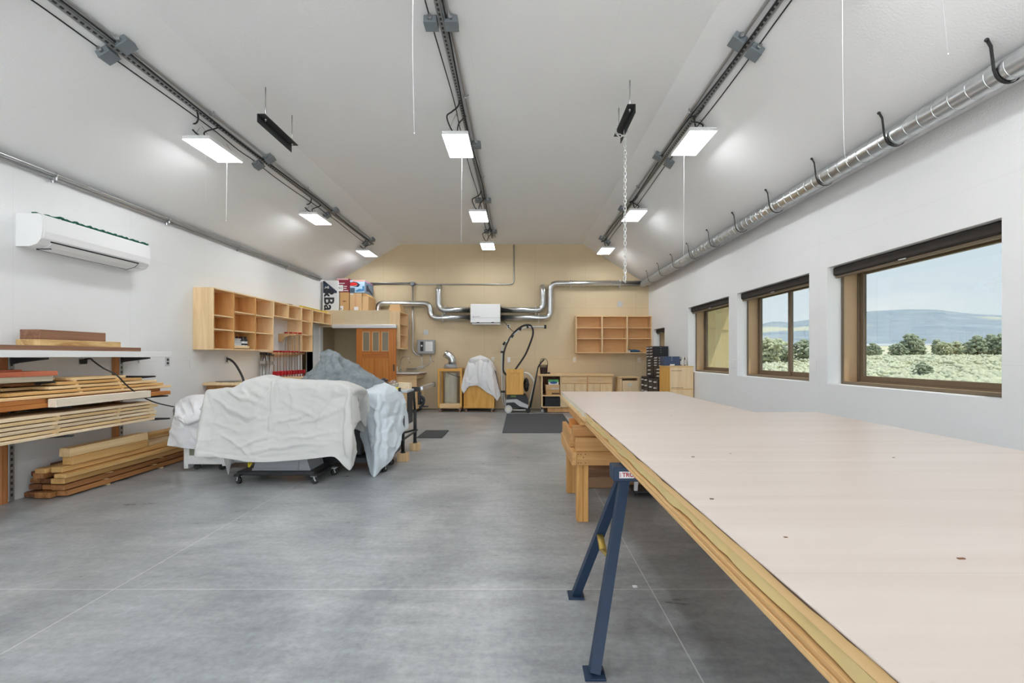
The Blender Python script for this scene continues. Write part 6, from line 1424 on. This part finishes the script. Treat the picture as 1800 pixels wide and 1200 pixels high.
for k, (px, py) in enumerate(((1284, 797), (1218, 803), (1572, 804), (1250, 877), (1382, 944), (1690, 982), (1180, 731))):
    d = FPX * (CAMH - .8722) / (py - VY); p = P(px, py, d)
    q = MB(); q.box(p.x - .003 - .002 * (k % 3), p.x + .003 + .004 * (k % 2), p.y - .002, p.y + .003, .8721, .8729 + .001 * (k % 2)); center(single('wood_chip', q, M['darkb'], 'tiny dark chip of wood lying on the table top sheet', 'chip', 'chips on the table top'))
# second layer of lumber and the wooden wooden trestle
t = thing('wooden_trestle', 'low wooden trestle on square legs holding up the far stack', 'trestle', (1.05, 3.9, 0))
for x in (.44, 1.56):
    for y in (3.50, 4.24):
        q = MB(); q.box(x, x + .045, y + .01, y + .10, 0, .45, .003); q.box(x + .046, x + .088, y + .012, y + .10, 0, .45, .003); q.build('leg', M['lumz'], t)
for y in (3.475, 4.34): q = MB(); q.box(.435, 1.66, y, y + .037, .445, .55, .003); q.build('apron', M['lumx'], t)
for x in (.397, 1.661): q = MB(); q.box(x, x + .037, 3.475, 4.378, .445, .55, .003); q.build('side_rail', M['lumy'], t)
q = MB()
for i, (x, z) in enumerate(((.445, .53), (.465, .53), (.50, .53), (.485, .505), (.445, .465), (.465, .465), (.50, .465))): q.cyl((x, 3.4735, z), (x, 3.476, z), .004, 8)
q.build('screw', M['black'], t)
G2 = 'beams on the wooden wooden trestle'
def beam(label, x0, x1, y0, y1, z0, z1, m): q = MB(); q.box(x0, x1, y0, y1, z0, z1, .004); center(single('support_block', q, M[m], label, 'beam', G2))
beam('brown beam at the front of the wooden trestle, lower of two', .428, 1.66, 3.48, 3.57, .551, .655, 'lumx')
beam('brown beam over the front one on the wooden trestle, upper', .41, 1.66, 3.53, 3.62, .656, .735, 'lumx')
beam('pale short beam lying on the near side of wooden trestle', .40, .44, 3.64, 4.30, .551, .665, 'lumy')
beam('brown beam in the middle of the wooden trestle', .445, 1.66, 3.72, 3.82, .551, .70, 'orange')
beam('reddish beam near the back of the wooden trestle', .43, 1.66, 3.90, 4.0, .551, .735, 'orange')
beam('pale spacer slab between beams and far plywood sheet', .47, 1.60, 3.55, 4.35, .736, .7995, 'lumx')
t = thing('plywood_box', 'low brown plywood box on the floor behind the wooden trestle', 'box', (.95, 4.6, 0))
q = MB(); q.box(.62, 1.28, 4.42, 4.9, .001, .112, .002); q.build('body', wood('worn_plywood', S(150, 112, 80), S(186, 150, 112), 'x', .7, 8, 1.5, .03), t)
q = MB(); q.box(.60, 1.30, 4.40, 4.92, .112, .185, .003); q.build('lid', wood('brown_lid', S(120, 84, 58), S(150, 110, 78), 'x', .7, 14, 1, .02), t)
t = thing('crate', 'pale box resting on the brown plywood box under table', 'box', (.95, 4.7, .186)); q = MB(); q.box(.60, 1.02, 4.6, 4.9, .1855, .30, .003); q.build('body', M['pale'], t)
t = thing('floor_dolly', 'dark steel dolly with white bracket on floor behind the sawhorse', 'dolly', (1.28, 4.2, 0)); q = MB(); q.box(1.04, 1.55, 4.15, 4.36, .03, .05, .004); q.cyl((1.2, 4.2, .05), (1.2, 4.2, .20), .014, 8); q.cyl((1.42, 4.2, .05), (1.42, 4.2, .20), .014, 8); q.build('base', M['dark'], t)
q = MB()
for x in (1.07, 1.52):
    for y in (4.19, 4.33): q.cyl((x - .01, y, .015), (x + .01, y, .015), .0145, 10)
q.build('wheel', M['rubber'], t); q = MB(); q.prism([(1.045, .05), (1.075, .05), (1.085, .17), (1.30, .13), (1.30, .15), (1.05, .20)], 'xz', 4.16, 4.18); q.build('white_bracket', M['white'], t)

# folding steel sawhorse
def sawhorse(loc, label):
    t = thing('sawhorse', label, 'sawhorse', (0, 0, 0))
    xl, y = .428, 2.13
    q = MB(); q.box(xl, xl + .95, y - .05, y + .05, .705, .772, .004); q.build('beam', M['navy'], t)
    for sx, xb in ((-1, xl + .055), (1, xl + .895)):
        for sy in (-1, 1):
            top = Vector((xb, y + sy * .022, .71)); foot = Vector((xb + sx * .185, y + sy * .30, .008))
            q = MB(); d = (foot - top).normalized(); u = d.cross(Vector((0, 1, 0))).normalized() * .021; v = d.cross(u).normalized() * .021
            ring = [u + v, v - u, -u - v, u - v]
            q.add([top + r for r in ring] + [foot + r for r in ring], [(0, 1, 2, 3), (7, 6, 5, 4)] + [(i, (i + 1) % 4, 4 + (i + 1) % 4, 4 + i) for i in range(4)]); lo = q.build('leg', M['navy'], t)
            q = MB(); q.box(foot.x - .042, foot.x + .042, foot.y - .042, foot.y + .042, 0, .010, .002); q.build('foot_plate', M['navy'], lo)
        a = Vector((xb + sx * .085, y - .15, .40)); b2 = Vector((xb + sx * .085, y + .15, .40)); m_ = Vector((xb + sx * .085 - .01, y, .375))
        q = MB(); q.tube([a, m_], .017, 6, flat=.3); q.tube([m_, b2], .017, 6, flat=.3); q.build('spreader', plain('brass_spreader', S(178, 150, 74), .4, .6), t)
    q = MB(); q.box(xl + .026, xl + .256, y - .0516, y - .05, .722, .752); q.build('label_plate', M['white'], t)
    q = MB(); q.box(xl + .030, xl + .0325, y - .0524, y - .0516, .726, .748); q.build('label_line', M['red'], t)
    lettering('TROJ', .027, M['red'], t, facing_cam((xl + .070, y - .0525, .737)), 'lettering')
    t.location = loc; return t
sawhorse((0, 0, 0), 'navy steel sawhorse with red and white label at table edge')

# mats and bits on the floor
q = MB(); q.box(-.295, .95, 7.58, 10.08, .0005, .010, .003); single('floor_mat', q, plain('charcoal_mat', (.065, .068, .075, 1), .95, var=.2, scale=40), 'large charcoal floor mat before the workbench', 'mat')
for px, py in ((1011, 1029), (950, 1062), (815, 925), (1250, 1042), (1352, 1097)):
    d = FPX * CAMH / (py - VY); p = P(px, py, d)
q = MB(); d = FPX * CAMH / (1031 - VY); p = P(1116, 1031, d); q.box(p.x - .012, p.x + .012, p.y - .01, p.y + .01, .0002, .004); single('paper_scrap', q, M['white'], 'tiny white scrap on the concrete beside the sawhorse', 'scrap')
# ------------------------------------------------------------------ camera and view
cd = bpy.data.cameras.new('camera'); co = bpy.data.objects.new('camera', cd); COL.objects.link(co)
co.location = (0, 0, CAMH); co.rotation_euler = (math.pi / 2, 0, 0)
cd.sensor_width = 36; cd.lens = FPX / 1800 * 36; cd.shift_x = -(VX - 900) / 1800; cd.shift_y = (VY - 600) / 1800
cd.clip_start = .05; cd.clip_end = 8000
sc = bpy.context.scene; sc.camera = co
sc.view_settings.view_transform = 'Standard'; sc.view_settings.look = 'None'; sc.view_settings.gamma = 1; sc.view_settings.use_curve_mapping = False
sc.view_settings.exposure = 0.0
sc.cycles.use_denoising = True
sc.cycles.max_bounces = 12; sc.cycles.diffuse_bounces = 10; sc.cycles.glossy_bounces = 4; sc.cycles.transparent_max_bounces = 12
sc.cycles.sample_clamp_indirect = 6
sc.cycles.caustics_reflective = False; sc.cycles.caustics_refractive = False
